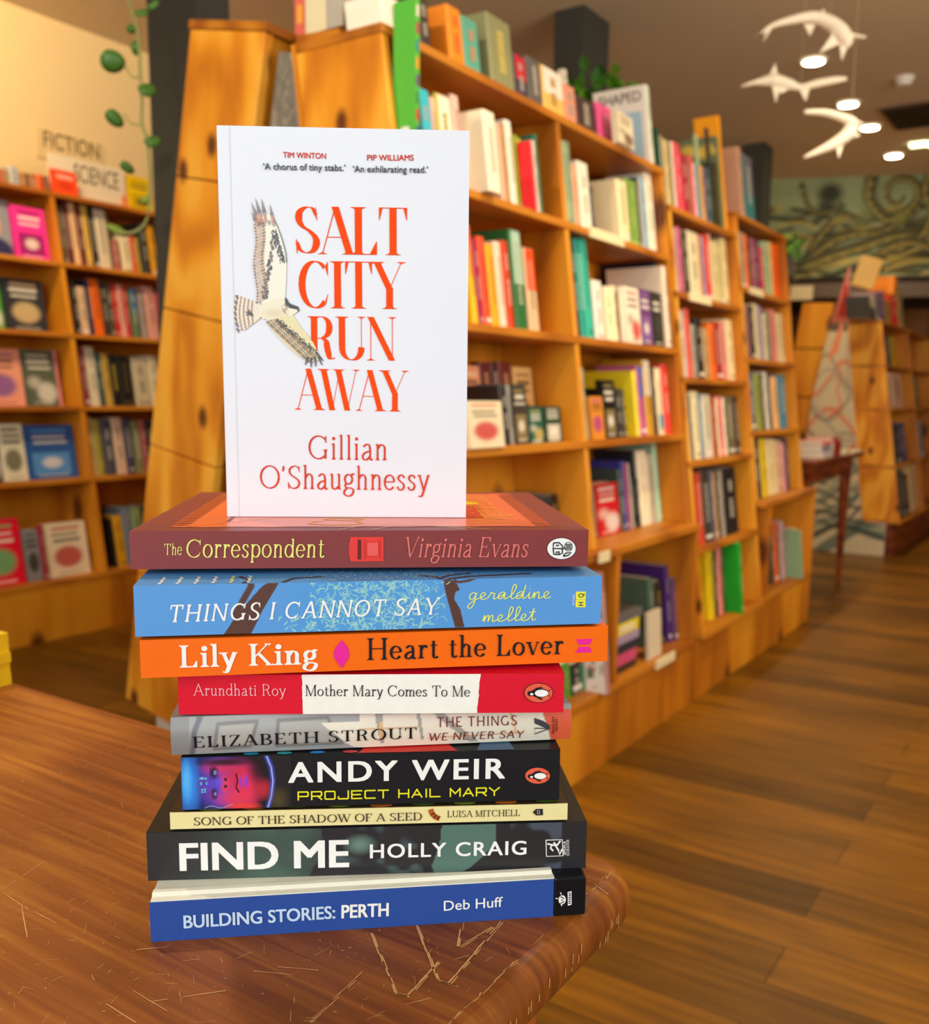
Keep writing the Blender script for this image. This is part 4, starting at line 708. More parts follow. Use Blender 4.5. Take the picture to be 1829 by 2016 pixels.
flat_book('booklet', (-1.135, 2.745, .2236), .012, .105, .15, 'e0d0b0', 'cream booklet propped upright beside the pile on the lowest shelf', 0, 0, -.06)
for k_, (zz, h) in enumerate(((.623, .052), (.676, .012), (.689, .05))):
    pass

gb = empty('book', (-1.29, 1.655, 1.5045), 'tall thin green board book sticking out beside the knotty end panel', 'book')
GRN = mat('green_board', '55b83c', .4)
MB().box(0, .056, 0, .0015, 0, .318).box(.0545, .056, .0015, .0125, 0, .318).box(0, .056, .0125, .014, 0, .318).build('cover', GRN, gb); MB().box(.001, .054, .0016, .0124, .001, .316).build('page_block', PAGES, gb)
for k in range(9): MB().box(.056, .0564, .002, .012, .02+k*.033, .042+k*.033).build('spine_picture', mat('tile_%d' % k, ('d8c040', '2a6a8a', 'c84030', '3a8a3a', '6a4a80', 'e8a030', '2a8a90', 'b03050', 'e0d8c0')[k], .4), gb)
MB().box(.02, .04, -.0005, 0, .03, .075).build('price_sticker', WHITE, gb)
# ------------------------------------------------------------------ the table
TT = .76
q = N('worn_table_top'); tc = q.n('ShaderNodeTexCoord')
mp = q.n('ShaderNodeMapping'); mp.inputs['Scale'].default_value = (2.0, 46, 6); mp.inputs['Rotation'].default_value = (0, 0, R(8)); q.l(tc.outputs['Object'], mp.inputs[0])
nd = q.n('ShaderNodeTexNoise'); nd.inputs['Scale'].default_value = 2.2; nd.inputs['Detail'].default_value = 3; q.l(tc.outputs['Object'], nd.inputs['Vector'])
n1 = q.n('ShaderNodeTexNoise'); n1.inputs['Scale'].default_value = 3.0; n1.inputs['Detail'].default_value = 7; n1.inputs['Distortion'].default_value = .6; q.l(mp.outputs[0], n1.inputs['Vector'])
sn = q.n('ShaderNodeMath', operation='MULTIPLY'); sn.inputs[1].default_value = 26; q.l(nd.outputs['Fac'], sn.inputs[0]); s2 = q.n('ShaderNodeMath', operation='SINE'); q.l(sn.outputs[0], s2.inputs[0])
ma = q.n('ShaderNodeMath', operation='MULTIPLY_ADD'); ma.inputs[1].default_value = .1; q.l(s2.outputs[0], ma.inputs[0]); q.l(n1.outputs['Fac'], ma.inputs[2])
cr = q.n('ShaderNodeValToRGB'); e = cr.color_ramp.elements; e[0].position = .28; e[0].color = (*hexc('743a10'), 1); e[1].position = .78; e[1].color = (*hexc('b27226'), 1); k = e.new(.52); k.color = (*hexc('925018'), 1)
q.l(ma.outputs[0], cr.inputs[0]); q.l(cr.outputs[0], q.b.inputs['Base Color']); q.rough(.42); q.spec(.3)
bp = q.n('ShaderNodeBump'); bp.inputs['Strength'].default_value = .25; bp.inputs['Distance'].default_value = .0008; q.l(n1.outputs['Fac'], bp.inputs['Height']); q.l(bp.outputs['Normal'], q.b.inputs['Normal'])
TOPM = q.m
table = empty('table', (-.9, -.1, 0), 'scratched reddish brown wooden table with a rounded corner carrying the tall pile of books', 'table')
tl = Vector(table.location)
x0, x1, y0, y1, rc = -1.75, -.203, -.75, .502, .03
poly = [(x0, y0), (x1, y0)]+[(x1-rc+rc*math.cos(t), y1-rc+rc*math.sin(t)) for t in np.linspace(0, math.pi/2, 9)]+[(x0, y1)]
mb = MB().prism(poly, TT-.03, TT, 'z'); mb.v = [tuple(Vector(v)-tl) for v in mb.v]
tp = mb.build('table_top', TOPM, table); b = tp.modifiers.new('round', 'BEVEL'); b.width = .013; b.segments = 5; b.limit_method = 'ANGLE'; b.angle_limit = R(50)
for p in tp.data.polygons: p.use_smooth = abs(p.normal.z) < .5
LEGW = mat_wood('table_leg_wood', '8a4016', 'a85420', 'b86428', scale=(6, 6, .8), knots=False, rough=.4)
for (lx, ly) in ((-.305, .376), (-1.7, .376), (-.305, -.7), (-1.7, -.7)):
    mb = MB().box(lx, lx+.065, ly, ly+.065, 0, TT-.03); mb.v = [tuple(Vector(v)-tl) for v in mb.v]; mb.build('leg', LEGW, table, bevel=.004)
for bx in ((-1.68, -.28, .40, .425), (-1.68, -.26, -.68, -.655), (-.285, -.26, -.68, .4)):
    mb = MB().box(*bx, TT-.13, TT-.03); mb.v = [tuple(Vector(v)-tl) for v in mb.v]; mb.build('apron', LEGW, table)
# scratches scored through the varnish
SCR_M = mat('bare_wood_scratch', 'dca868', .7)
V, Fc = [], []; r = np.random.default_rng(21)
def scratch(a, b, wd, broken=.0, z=.0002):
    a, b = np.array(a), np.array(b); d = b-a; L = np.hypot(*d); n = np.array([-d[1], d[0]])/max(L, 1e-6)
    m = max(1, int(L/.006))
    for i in range(m):
        if r.random() < broken: continue
        p, q2 = a+d*i/m, a+d*(i+1)/m; j = r.normal(0, wd*.12, 2); w0, w1 = wd*r.uniform(.4, 1), wd*r.uniform(.4, 1); k = len(V)
        for pt, ww, jj in ((p, w0, j[0]), (q2, w1, j[1])): V.append((*(pt+n*(jj+ww/2)), TT+z)); V.append((*(pt+n*(jj-ww/2)), TT+z))
        Fc.append((k, k+1, k+3, k+2))
def bunch(n, xr, yr, lr, ang, spread, wr, br):
    for _ in range(n):
        x, y = r.uniform(*xr), r.uniform(*yr); L = r.uniform(*lr)**1; t = R(ang+r.normal(0, spread)); scratch((x, y), (min(x+L*math.cos(t), x1-.02), min(y+L*math.sin(t), y1-.01)), r.uniform(*wr), br)
bunch(900, (-.95, -.22), (.2, .49), (.0015, .006), 40, 60, (.00012, .00036), .25)
bunch(90, (-.55, -.24), (.2, .34), (.003, .010), 60, 45, (.00012, .00035), .25)
bunch(90, (-.9, -.3), (.22, .48), (.004, .014), 10, 60, (.0001, .00025), .4)
bunch(500, (-.9, -.25), (.2, .48), (.0006, .0018), 0, 90, (.0002, .0006), 0)
for k, (a, b) in enumerate([((-0.29, 0.352), (-0.249, 0.32)), ((-0.249, 0.32), (-0.243, 0.321)), ((-0.243, 0.321), (-0.247, 0.351)), ((-0.247, 0.351), (-0.239, 0.364)), ((-0.275, 0.371), (-0.239, 0.339)), ((-0.238, 0.339), (-0.229, 0.34)), ((-0.233, 0.34), (-0.241, 0.399)), ((-0.246, 0.367), (-0.242, 0.392)), ((-0.258, 0.388), (-0.247, 0.367)), ((-0.267, 0.282), (-0.272, 0.324)), ((-0.24, 0.316), (-0.23, 0.331)), ((-0.481, 0.269), (-0.46, 0.267)), ((-0.46, 0.267), (-0.429, 0.267)), ((-0.46, 0.267), (-0.429, 0.251)), ((-0.375, 0.275), (-0.364, 0.286)), ((-0.349, 0.253), (-0.324, 0.252)), ((-0.335, 0.253), (-0.314, 0.277)), ((-0.351, 0.24), (-0.329, 0.239)), ((-0.266, 0.282), (-0.27, 0.317)), ((-0.329, 0.298), (-0.327, 0.306)), ((-0.483, 0.269), (-0.495, 0.303)), ((-0.308, 0.304), (-0.29, 0.313)), ((-0.315, 0.295), (-0.298, 0.303)), ((-0.218, 0.462), (-0.207, 0.457))]):
    scratch(a, b, .0012 if k < 9 else .0006, .12, .0003)
    if k < 9: scratch((a[0]+.0012, a[1]), (b[0]+.0012, b[1]), .0008, .3, .0003)
for k in range(60):
    y = r.uniform(.1, .48); scratch((-.2165+r.normal(0, .0006), y), (-.2165+r.normal(0, .0006), y+r.uniform(.003, .014)), r.uniform(.0003, .0007), .1, .0002)
for k in range(46):   # chips along the rounded edge
    y, z0, L_, b = r.uniform(.15, .465), r.uniform(-.022, -.013), r.uniform(.001, .006), len(V); V += [(x1+.0003, y, TT+z0), (x1+.0003, y+.0009, TT+z0), (x1+.0003, y+.0012, TT+z0+L_), (x1+.0003, y+.0004, TT+z0+L_)]; Fc.append((b, b+1, b+2, b+3))
tag(link('scratch_marks', [(v[0]-tl.x, v[1]-tl.y, v[2]) for v in V], Fc, SCR_M, table))

# ------------------------------------------------------------------ the pile of new books
z1 = lambda x, y: (420+x/3.517, 240+y/3.517); z2 = lambda x, y: (420+x/3.517, 640+y/3.517)
z3 = lambda x, y: (230+x/3.7327, 940+y/3.7327); z4 = lambda x, y: (700+x/3.517, 940+y/3.517)
z5 = lambda x, y: (260+x/3.81, 1300+y/3.81); z6 = lambda x, y: (700+x/3.658, 1300+y/3.658)
z7 = lambda x, y: (260+x/3.81, 1560+y/3.81); z8 = lambda x, y: (700+x/3.1534, 1560+y/3.1534)
def M(hx, rough=.42, spec=.25): return mat('ink_'+hx, hx, rough, spec, bscale=200)
CREAM = mat('cream_paper', 'f2ead2', .85, bscale=400)
def stack_book(label, loc, yaw, L, T, D, cov, quad, spine_m=None, hard=False, bulge=0):
    root = empty('book', loc, label, 'book', 'new books piled on the table', R(yaw))
    cm = M(cov); th = .0022 if hard else .0006; inset = .003 if hard else .0004
    if bulge:
        mb = MB(); n = 12; prof = [(-bulge*math.sin(math.pi*i/n), T*i/n) for i in range(n+1)]
        poly = prof+[(th, T), (th, 0)]
        o = len(mb.v)
        for x in (0, L): mb.v += [(x, p[0], p[1]) for p in poly]
        m = len(poly)
        for i in range(m): j = (i+1) % m; mb.f.append((i, j, m+j, m+i))
        mb.f += [tuple(range(m-1, -1, -1)), tuple(range(m, 2*m))]
        sp_ = mb.build('spine', spine_m or cm, root, smooth=False)
        for p in sp_.data.polygons: p.use_smooth = abs(p.normal.x) < .5
        MB().box(0, L, th, D, 0, th).box(0, L, th, D, T-th, T).build('cover', cm, root)
    else:
        MB().box(0, L, 0, D, 0, T).build('cover', cm, root, bevel=.0008, seg=2) if False else None
        poly = [(0, 0), (D, 0), (D, th), (th, th), (th, T-th), (D, T-th), (D, T), (0, T)]
        mb = MB(); m = len(poly)
        for x in (0, L): mb.v += [(x, p[0], p[1]) for p in poly]
        for i in range(m): j = (i+1) % m; mb.f.append((i, j, m+j, m+i))
        mb.f += [(0, 1, 2, 3), (0, 3, 4, 7), (4, 5, 6, 7)]; mb.f += [tuple(m+i for i in reversed(q)) for q in ((0, 1, 2, 3), (0, 3, 4, 7), (4, 5, 6, 7))]
        mb.build('cover', cm, root)
    MB().box(inset, L-inset, th, D-inset, th, T-th).build('page_block', CREAM, root)
    Q = Quad(*quad, L, T)
    fn = None
    if bulge: fn = lambda P, off=0.0004: [(p[0], -bulge*math.sin(math.pi*min(1, max(0, p[1]/T)))-off-i*2e-7, p[1]) for i, p in enumerate(P)]
    return root, Q, fn
def top_fn(T): return lambda P, off=.0004: [(p[0], p[1], T+off+i*2e-7) for i, p in enumerate(P)]
def pen_pts(q, P): return [tuple(q.loc(*p)) for p in P]
def strokes(parent, name, q, lines, wd, m, off=.0006, fn=None):
    V, Fc = [], []
    for ln in lines:
        pts = [q.loc(*p) for p in ln]; b = len(V); n = len(pts)
        for i in range(n):
            d = pts[min(i+1, n-1)]-pts[max(i-1, 0)]; d = d/(np.hypot(*d)+1e-9); k = np.array([-d[1], d[0]])*wd/2; V += [pts[i]+k, pts[i]-k]
        for i in range(n-1): Fc.append((b+2*i, b+2*i+1, b+2*i+3, b+2*i+2))
    return link(name, (fn or front)(V, off), Fc, m, parent)
def art(parent, pa, L, T, name='spine_artwork', off=.0003, fn=None):
    return pa.build(name, lambda u, v: np.array((fn or front)([(a*L, b*T) for a, b in zip(u, v)], off)) if fn else np.stack([u*L, np.full(len(u), -off), v*T], 1), PRINT, parent)
WH, BLK, YEL = M('fbf9f0'), M('17151a'), M('f2ea2a')
def penguin_logo(root, q, cx, cy, rx, ry, ring, fn=None):
    shape(root, 'publisher_logo', q, ell(cx, cy, rx*1.05, ry*1.06), M('3a1418'), .0005, fn=fn) if ring else None
    lg = shape(root, 'publisher_logo', q, ell(cx, cy, rx, ry), M('ee6446'), .0006, fn=fn)
    e = lambda a, b, c, d, k, mm: shape(lg, 'logo_bird', q, ell(cx+a*rx, cy+b*ry, c*rx, d*ry), mm, k, fn=fn)
    e(.08, -.0, .64, .5, .0007, BLK); e(.2, .02, .48, .38, .0008, WH); e(-.6, .06, .2, .26, .0009, BLK); e(-.5, .12, .12, .12, .001, WH)
    P = lambda pts, k, mm: shape(lg, 'logo_bird', q, [(cx+a*rx, cy+b*ry) for a, b in pts], mm, k, fn=fn)
    P([(-.7, .2), (-.6, .12), (-.62, .4)], .0009, BLK); P([(-.3, -.5), (.15, -.66), (.3, -.6), (-.1, -.4)], .0009, BLK); P([(-.2, .5), (.2, .74), (.34, .68), (.1, .5)], .0009, BLK); P([(.68, -.3), (.84, -.42), (.78, -.2)], .0009, BLK); P([(.68, .3), (.84, .42), (.78, .2)], .0009, BLK)

# -- bottom: blue spine, cream boards, black tail
root, Q, _ = stack_book('bottom book of the pile, blue spine with pale lettering and a black tail', (-.3751, .2843, TT+.0003), 41.43, .2216, .0213, .15, 'f2efd9', ((296.7, 1773.9), (1150, 1725), (1149.7, 1799.4), (299.4, 1853.4)), hard=True)
L, T = Q.L, Q.T
BLUE = M('2c4f9c', .5)
xb = Q.loc(1085, 1765)[0]
MB().box(-.0004, xb, -.0007, .0006, -.0002, T-.0006).build('spine_cloth', BLUE, root)
MB().box(xb, L+.0006, -.0012, .03, -.0002, T+.0003).build('tail_band', M('14161a', .2), root, bevel=.0012)
MB().prism([(.004, T), (.010, T+.0000), (.0085, T+.0016), (.0055, T+.0016)], 0, xb, 'x').build('hinge_ridge', M('f2efd9'), root)
put(root, 'title_lettering', sans('BUILDING STORIES:', .026), Q, z7(378, 1012), z7(1478, 940), 25.5, M('cfe4f6'), .0011)
put(root, 'title_lettering', sans('PERTH', .03), Q, z7(1522, 940), z8(165, 764), 26, WH, .0011)
put(root, 'author_lettering', sans('Deb Huff', .006), Q, z8(510, 732), z8(885, 706), 20, WH, .0011)
shape(root, 'publisher_logo', Q, ell(*z8(1268, 660), 7.5, 9), WH, .0016)
for p in ([(1225, 648), (1240, 650), (1240, 656), (1225, 654)], [(1252, 612), (1264, 620), (1258, 630)], [(1258, 690), (1268, 684), (1266, 702)], [(1302, 612), (1328, 606), (1330, 690), (1306, 697)]): shape(root, 'publisher_logo', Q, [z8(*c) for c in p], WH, .0016)
strokes(root, 'logo_mark', Q, [[z8(1256, 640), z8(1280, 650), z8(1262, 660), z8(1280, 672), z8(1256, 682)]], .0006, BLK, .0018)
strokes(root, 'logo_mark', Q, [[z8(1316, 616+k*12), z8(1317, 623+k*12)] for k in range(6)], .0012, BLK, .0018)

# -- FIND ME
root, Q, _ = stack_book('second book from the bottom, dark stormy green spine with big white lettering', (-.3928, .2970, .7816), 38.23, .2293, .0264, .153, '24241f', ((285.5, 1636.9), (1158.2, 1618.7), (1152.8, 1709), (292, 1734)))
L, T = Q.L, Q.T
pa = Paint(300, 40, '2b2a2c', L, T); lc = lambda f, pts: [tuple(Q.loc(*f(*p))) for p in pts]
n = np.clip(.5+pa.noise(14, 3, .5, 5)+pa.noise(40, 7, .25, 6), 0, 1)
gx = np.exp(-((pa.X/L-.28)/.13)**2); pa._mix(np.clip(gx*(.45+.3*n), 0, 1), '557262')
pa.poly(lc(z7, [(1380, 240), (1400, 340), (1390, 480), (1330, 560), (1290, 660), (1829, 660), (1829, 240)]), '2a282c')
pa._mix(np.clip((n-.55)*1.2, 0, .6)*(pa.X/L > .42)*(pa.X/L < .62), '5f7a78')
pa.poly(lc(z8, [(520, 190), (860, 190), (860, 250), (850, 320), (770, 400), (700, 460), (640, 495), (470, 500), (450, 460), (500, 330)]), '5b7d70', .9)
pa._mix(np.clip((n-.6)*1.5, 0, .6)*(pa.X/L > .82)*(pa.X/L < .94), '5a6474'); pa.blob(*Q.loc(*z7(1680, 390)), .006, .004, '7a9a8c', .7, .6)
art(root, pa, L, T)
put(root, 'title_lettering', sans('FIND ME', .028), Q, z7(350, 580), z7(1600, 553), 54.5, WH, .0006)
put(root, 'author_lettering', sans('HOLLY CRAIG', .018, 1.12), Q, z8(65, 405), z8(1050, 383), 27.6, WH, .0006)
sqr = [(1177, 296), (1282, 293), (1284, 392), (1178, 396)]
strokes(root, 'publisher_logo', Q, [[z8(*c) for c in sqr+sqr[:1]]], .0005, WH)
strokes(root, 'publisher_logo', Q, [[z8(1185, 318), z8(1215, 325), z8(1245, 330)], [z8(1215, 325), z8(1205, 345), z8(1222, 362)], [z8(1245, 330), z8(1270, 300)], [z8(1240, 335), z8(1255, 355), z8(1262, 385), z8(1280, 350)], [z8(1225, 310), z8(1245, 330)]], .0009, WH)
for t_, xx, a, b in (('SIMON &', 1303, 386, 303), ('SCHUSTER', 1325, 392, 293)): put(root, 'publisher_lettering', Serif(T=.15, t=.07, sf=.06).text(t_.replace('&', '')) if '&' not in t_ else sans(t_, .01), Q, z8(xx, a), z8(xx, b), 5, WH)

# -- SONG OF THE SHADOW OF A SEED
root, Q, _ = stack_book('slim pale yellow book, third from the bottom, with brown serif lettering', (-.3839, .3055, .8092), 38.16, .2063, .0089, .14, '3a2c1a', ((335.3, 1597.4), (1116.9, 1583), (1115.5, 1612.5), (336.6, 1631.5)))
MB().box(-.0002, Q.L+.0002, -.0006, .0006, -.0001, Q.T).build('spine', M('f4e6a2'), root)
BRN = M('3c2a1c'); F1 = Serif(T=.13, t=.05, sf=.09)
put(root, 'title_lettering', F1.text('SONG OF THE SHADOW OF A SEED'), Q, z5(462, 1232), z6(455, 1145), 16.5, BRN, .001)
put(root, 'author_lettering', F1.text('LUISA MITCHELL'), Q, z6(640, 1127), z6(1170, 1117), 12.5, BRN, .001)
strokes(root, 'seed_picture', Q, [[z6(518, 1070), z6(530, 1100), z6(555, 1125), z6(585, 1136)]], .0028, M('b8602a'), .001)
strokes(root, 'seed_picture', Q, [[z6(532, 1098), z6(536, 1106)], [z6(548, 1116), z6(555, 1122)], [z6(568, 1128), z6(576, 1132)]], .002, M('5a1c10'), .0012)
shape(root, 'publisher_logo', Q, [z6(*p) for p in ((1266, 1092), (1290, 1070), (1342, 1068), (1342, 1112), (1292, 1114))], M('2c2c2c'), .001)
for yy in (1082, 1098): strokes(root, 'logo_windows', Q, [[z6(1300, yy), z6(1304, yy)], [z6(1314, yy), z6(1318, yy)]], .001, M('f4e6a2'), .0012)
tf = top_fn(Q.T); rr = np.random.default_rng(3); qq = Quad((0, 0), (Q.L, 0), (Q.L, .14), (0, .14), Q.L, .14)
for k in range(9): shape(root, 'cover_leaf', qq, ell(.02+k*.022, .138-.002*rr.random(), .006, .0022, 12), M(('7a9a24', 'c86a24', '4a6a20')[k % 3]), .0003, fn=tf)

# -- ANDY WEIR
root, Q, _ = stack_book('black book, fourth from the bottom, with a red and blue lit face in a helmet', (-.3794, .3097, .8192), 38.69, .1962, .0281, .126, '1a1a1c', ((357, 1490.3), (1103.8, 1475), (1100.5, 1574.2), (359.7, 1594)))
L, T = Q.L, Q.T; a0 = Q.loc(*z5(370, 1118)); x_end = Q.loc(*z5(1180, 900))[0]
pa = Paint(230, 110, '1b1b1e', x_end, T); f5 = lambda x, y: tuple(Q.loc(*z5(x, y))); sx = x_end/810
B_ = lambda x, y, rx, ry, c, a=1, s=.4, rot=0: pa.blob(*f5(x, y), rx*sx, ry*sx, c, a, s, rot)
pa.poly([f5(*p) for p in ((365, 720), (990, 700), (1050, 900), (1005, 1120), (365, 1125))], '15131f')
B_(640, 915, 330, 260, '101026', 1, .1); B_(400, 930, 150, 230, '1c3aa0', 1, .5); B_(425, 930, 70, 190, '2f8ce8', 1, .5); B_(410, 900, 30, 120, '5ac0f8', .8, .6)
B_(720, 930, 205, 190, '6a2c90', 1, .25); B_(640, 910, 110, 170, '5a48c8', .9, .5); B_(800, 860, 120, 100, 'c02850', .9, .5); B_(830, 960, 100, 140, 'f0304a', .9, .5); B_(660, 800, 110, 50, 'd8304c', .8, .6); B_(760, 1030, 120, 60, 'e83a58', .8, .5)
B_(960, 960, 60, 70, 'c02838', .9, .5); B_(820, 1095, 110, 30, 'f04038', .9, .4); B_(690, 760, 170, 26, '1a0a14', .9, .5); B_(930, 830, 60, 80, '160810', .8, .6)
B_(612, 838, 26, 46, '1c0c28', 1, .4); B_(618, 838, 12, 18, '8a90e0', .8, .4); B_(612, 1000, 22, 40, '1c0c28', 1, .4); B_(618, 1000, 10, 16, '8a90e0', .8, .4); B_(585, 840, 8, 52, '3a1a4a', .9, .5); B_(588, 1000, 8, 46, '8a2860', .9, .5)
B_(690, 925, 34, 62, 'e83c50', 1, .4); B_(694, 890, 12, 13, '300818', 1, .3); B_(694, 942, 12, 13, '300818', 1, .3); B_(650, 915, 30, 30, '7050d0', .8, .6)
pa.stroke([f5(772, 850), f5(782, 900), f5(770, 950), f5(790, 985)], 7*sx, '4a0a20', 1, .4); B_(762, 905, 10, 46, 'd02848', .8, .4); B_(805, 910, 13, 40, '8a3ad0', .8, .5); B_(846, 905, 14, 50, '7a3ad8', .8, .5)
for (x, y, w_, h_) in ((522, 882, 18, 9), (550, 884, 8, 8), (516, 922, 6, 12), (556, 920, 5, 12), (524, 968, 8, 8), (544, 966, 7, 8), (524, 986, 8, 6), (544, 984, 7, 6)): B_(x, y, w_, h_, '60d0e0', .9, .4)
for k in range(16): B_(545+k*13, 1105-10*math.sin(k*.5)-k*1.0, 5, 4, ('50c8d0', 'f0a0a0')[k % 2], .9, .4)
pa.stroke([f5(990, 700), f5(1030, 800), f5(1042, 900), f5(1030, 1010), f5(1000, 1115)], 17*sx, '3a4ab0', 1, .4); pa.stroke([f5(990, 700), f5(1030, 800), f5(1042, 900), f5(1030, 1010), f5(1000, 1115)], 4*sx, 'c0c8f8', .9, .6)
B_(1080, 1040, 50, 60, '6a5a2a', .5, .9)
pa.build('spine_artwork', lambda u, v: np.stack([u*x_end, np.full(len(u), -.0003), v*T], 1), PRINT, root, label='red and blue lit face inside a helmet')
put(root, 'author_lettering', sans('ANDY WEIR', .024, 1.18), Q, z5(1155, 912), z6(1065, 845), 40, WH, .0006)
# wide square lettering
SQ = {'P': [[(0, 0), (0, 1), (.9, 1), (1, .9), (1, .55), (.9, .42), (.05, .42)]], 'R': [[(0, 0), (0, 1), (.9, 1), (1, .9), (1, .58), (.9, .42), (.05, .42)], [(.6, .42), (1, 0)]], 'O': [[(.1, 0), (0, .1), (0, .9), (.1, 1), (.9, 1), (1, .9), (1, .1), (.9, 0), (.1, 0)]], 'J': [[(1, 1), (1, .1), (.9, 0), (.1, 0), (0, .1), (0, .25)]], 'E': [[(1, 1), (0, 1), (0, 0), (1, 0)], [(0, .5), (.85, .5)]], 'C': [[(1, 1), (.1, 1), (0, .9), (0, .1), (.1, 0), (1, 0)]], 'T': [[(0, 1), (1, 1)], [(.5, 1), (.5, 0)]],
 'H': [[(0, 0), (0, 1)], [(1, 0), (1, 1)], [(0, .5), (1, .5)]], 'A': [[(0, 0), (.5, 1), (1, 0)], [(.2, .32), (.8, .32)]], 'I': [[(.1, 0), (.1, 1)]], 'L': [[(0, 1), (0, 0), (1, 0)]], 'M': [[(0, 0), (0, 1), (.5, .35), (1, 1), (1, 0)]], 'Y': [[(0, 1), (.5, .5), (1, 1)], [(.5, .5), (.5, 0)]]}
a, b = Q.loc(*z5(1228, 1043)), Q.loc(*z6(1020, 968)); hc = Q.loc(*z5(1228, 985))[1]-a[1]; txt = 'PROJECT HAIL MARY'; adv = [.75 if c == ' ' else (.5 if c == 'I' else 1.36) for c in txt]; un = (b[0]-a[0])/(sum(adv)-.36); V, Fc, X = [], [], 0
for c, ad in zip(txt, adv):
    for ln in SQ.get(c, []):
        pts = [np.array([(X+px)*un, py*hc]) for px, py in ln]; n = len(pts)
        for i in range(n-1):
            d = pts[i+1]-pts[i]; d = d/np.hypot(*d); k = np.array([-d[1], d[0]])*hc*.09; e2 = d*hc*.09; bb = len(V)
            V += [pts[i]+k-e2, pts[i]-k-e2, pts[i+1]-k+e2, pts[i+1]+k+e2]; Fc.append((bb, bb+1, bb+2, bb+3))
    X += ad
sl = (b[1]-a[1])/(b[0]-a[0]); link('title_lettering', front([(a[0]+v[0], a[1]+v[1]+sl*v[0]) for v in V], .0006), Fc, YEL, root)
penguin_logo(root, Q, *z6(1306, 828), 25, 15.6, False)
tf = top_fn(Q.T); qq = Quad((0, 0), (L, 0), (L, .126), (0, .126), L, .126)
shape(root, 'cover_artwork', qq, [(.09, .126), (.142, .126), (.136, .112), (.1, .1)], M('d8281e'), .0003, fn=tf)
for k, c in enumerate(('1f8ab0', '2a9aa8', '2a8ad0', 'd83a48')): shape(root, 'cover_artwork', qq, ell(.035+k*.017, .1235, .004, .002, 12), M(c), .0003, fn=tf)
shape(root, 'cover_artwork', qq, [(.152, .126), (.172, .126), (.17, .11), (.156, .11)], M('4a6a8a'), .0003, fn=tf)

# -- ELIZABETH STROUT
root, Q, fn = stack_book('grey hardback with a rounded spine under the red book, painted panelled door', (-.3836, .3077, .8483), 41.84, .2086, .0199, .14, 'a8a8a0', ((336, 1407.6), (1122, 1392), (1119.6, 1455.8), (334.3, 1488.2)), spine_m=M('a2a29c'), hard=True, bulge=.0024)
L, T = Q.L, Q.T; pa = Paint(330, 34, 'a4a49e', L, T); e5 = lambda pts: [tuple(Q.loc(*z5(*p))) for p in pts]; e6 = lambda pts: [tuple(Q.loc(*z6(*p))) for p in pts]
pa.poly(e5([(0, 380), (420, 380), (420, 760), (0, 760)]), '8c8c88'); pa.stroke(e5([(500, 400), (455, 520), (430, 700)]), .0014, '6a6a70', 1)
for P in ([(625, 460), (905, 445), (850, 640), (590, 665)], [(1060, 440), (1420, 425), (1520, 620), (1040, 640)]):
    pa.poly(e5(P), 'b0ae a4'.replace(' ', '')); pa.stroke(e5(P+P[:1]), .0009, '78766e', .9)
pa.poly(e5([(1370, 460), (1800, 450), (1829, 700), (1590, 650)]), 'f0e8d0'); pa.poly(e6([(-20, 390), (1320, 380), (1400, 620), (-20, 640)]), 'efe6cc')
for P in ([(90, 390), (150, 390), (150, 600), (125, 600)], [(390, 385), (420, 385), (440, 570), (420, 575)], [(500, 380), (590, 385), (850, 590), (780, 590)]): pa.poly(e6(P), 'a8a498')
for P in ([(120, 440), (145, 440), (145, 570), (122, 575)], [(1075, 385), (1095, 385), (1130, 520), (1115, 530)]): pa.poly(e6(P), 'e8b880')
pa.stroke(e6([(-20, 490), (400, 478)]), .0005, 'd8a870', .8); pa.stroke(e6([(480, 560), (1180, 520)]), .0005, 'd8a870', .8)
pa.poly(e6([(1318, 370), (1600, 370), (1600, 600), (1400, 600)]), 'e0603e')
pa.build('spine_artwork', lambda u, v: np.stack([u*L, -.0024*np.sin(np.pi*np.clip(v, 0, 1))-.0002, v*T], 1), PRINT, root, label='painting of a half-open panelled door')
F1 = Serif(T=.15, t=.045, sf=.09); put(root, 'author_lettering', F1.text('ELIZABETH STROUT', gap=.14), Q, z5(440, 648), z6(385, 558), 25, BLK, .0008, fn=fn)
MAR = M('7c2428'); F2 = Serif(T=.13, t=.09, sf=0); put(root, 'title_lettering', F2.text('THE THINGS', gap=.12), Q, z6(535, 478), z6(1125, 466), 18, MAR, .0008, fn=fn); put(root, 'title_lettering', F2.text('WE NEVER SAY', gap=.1, slant=.1), Q, z6(478, 580), z6(1180, 557), 16, MAR, .0008, fn=fn)
shape(root, 'publisher_logo', Q, [z6(*p) for p in ((1257, 420), (1325, 440), (1372, 470), (1372, 496), (1340, 488), (1257, 455))], M('44444c'), .0008, fn=fn)
strokes(root, 'publisher_logo', Q, [[z6(1372, 490), z6(1257, 488), z6(1260, 530), z6(1372, 490)]], .0006, M('44444c'), .0009, fn=fn)
for t_, xx, a, b in (('PENGUIN', 1408, 528, 415), ('VIKING', 1432, 516, 428)): put(root, 'publisher_lettering', sans(t_, .012), Q, z6(xx, a), z6(xx, b), 4, M('4a1c14'), .0008, fn=fn)

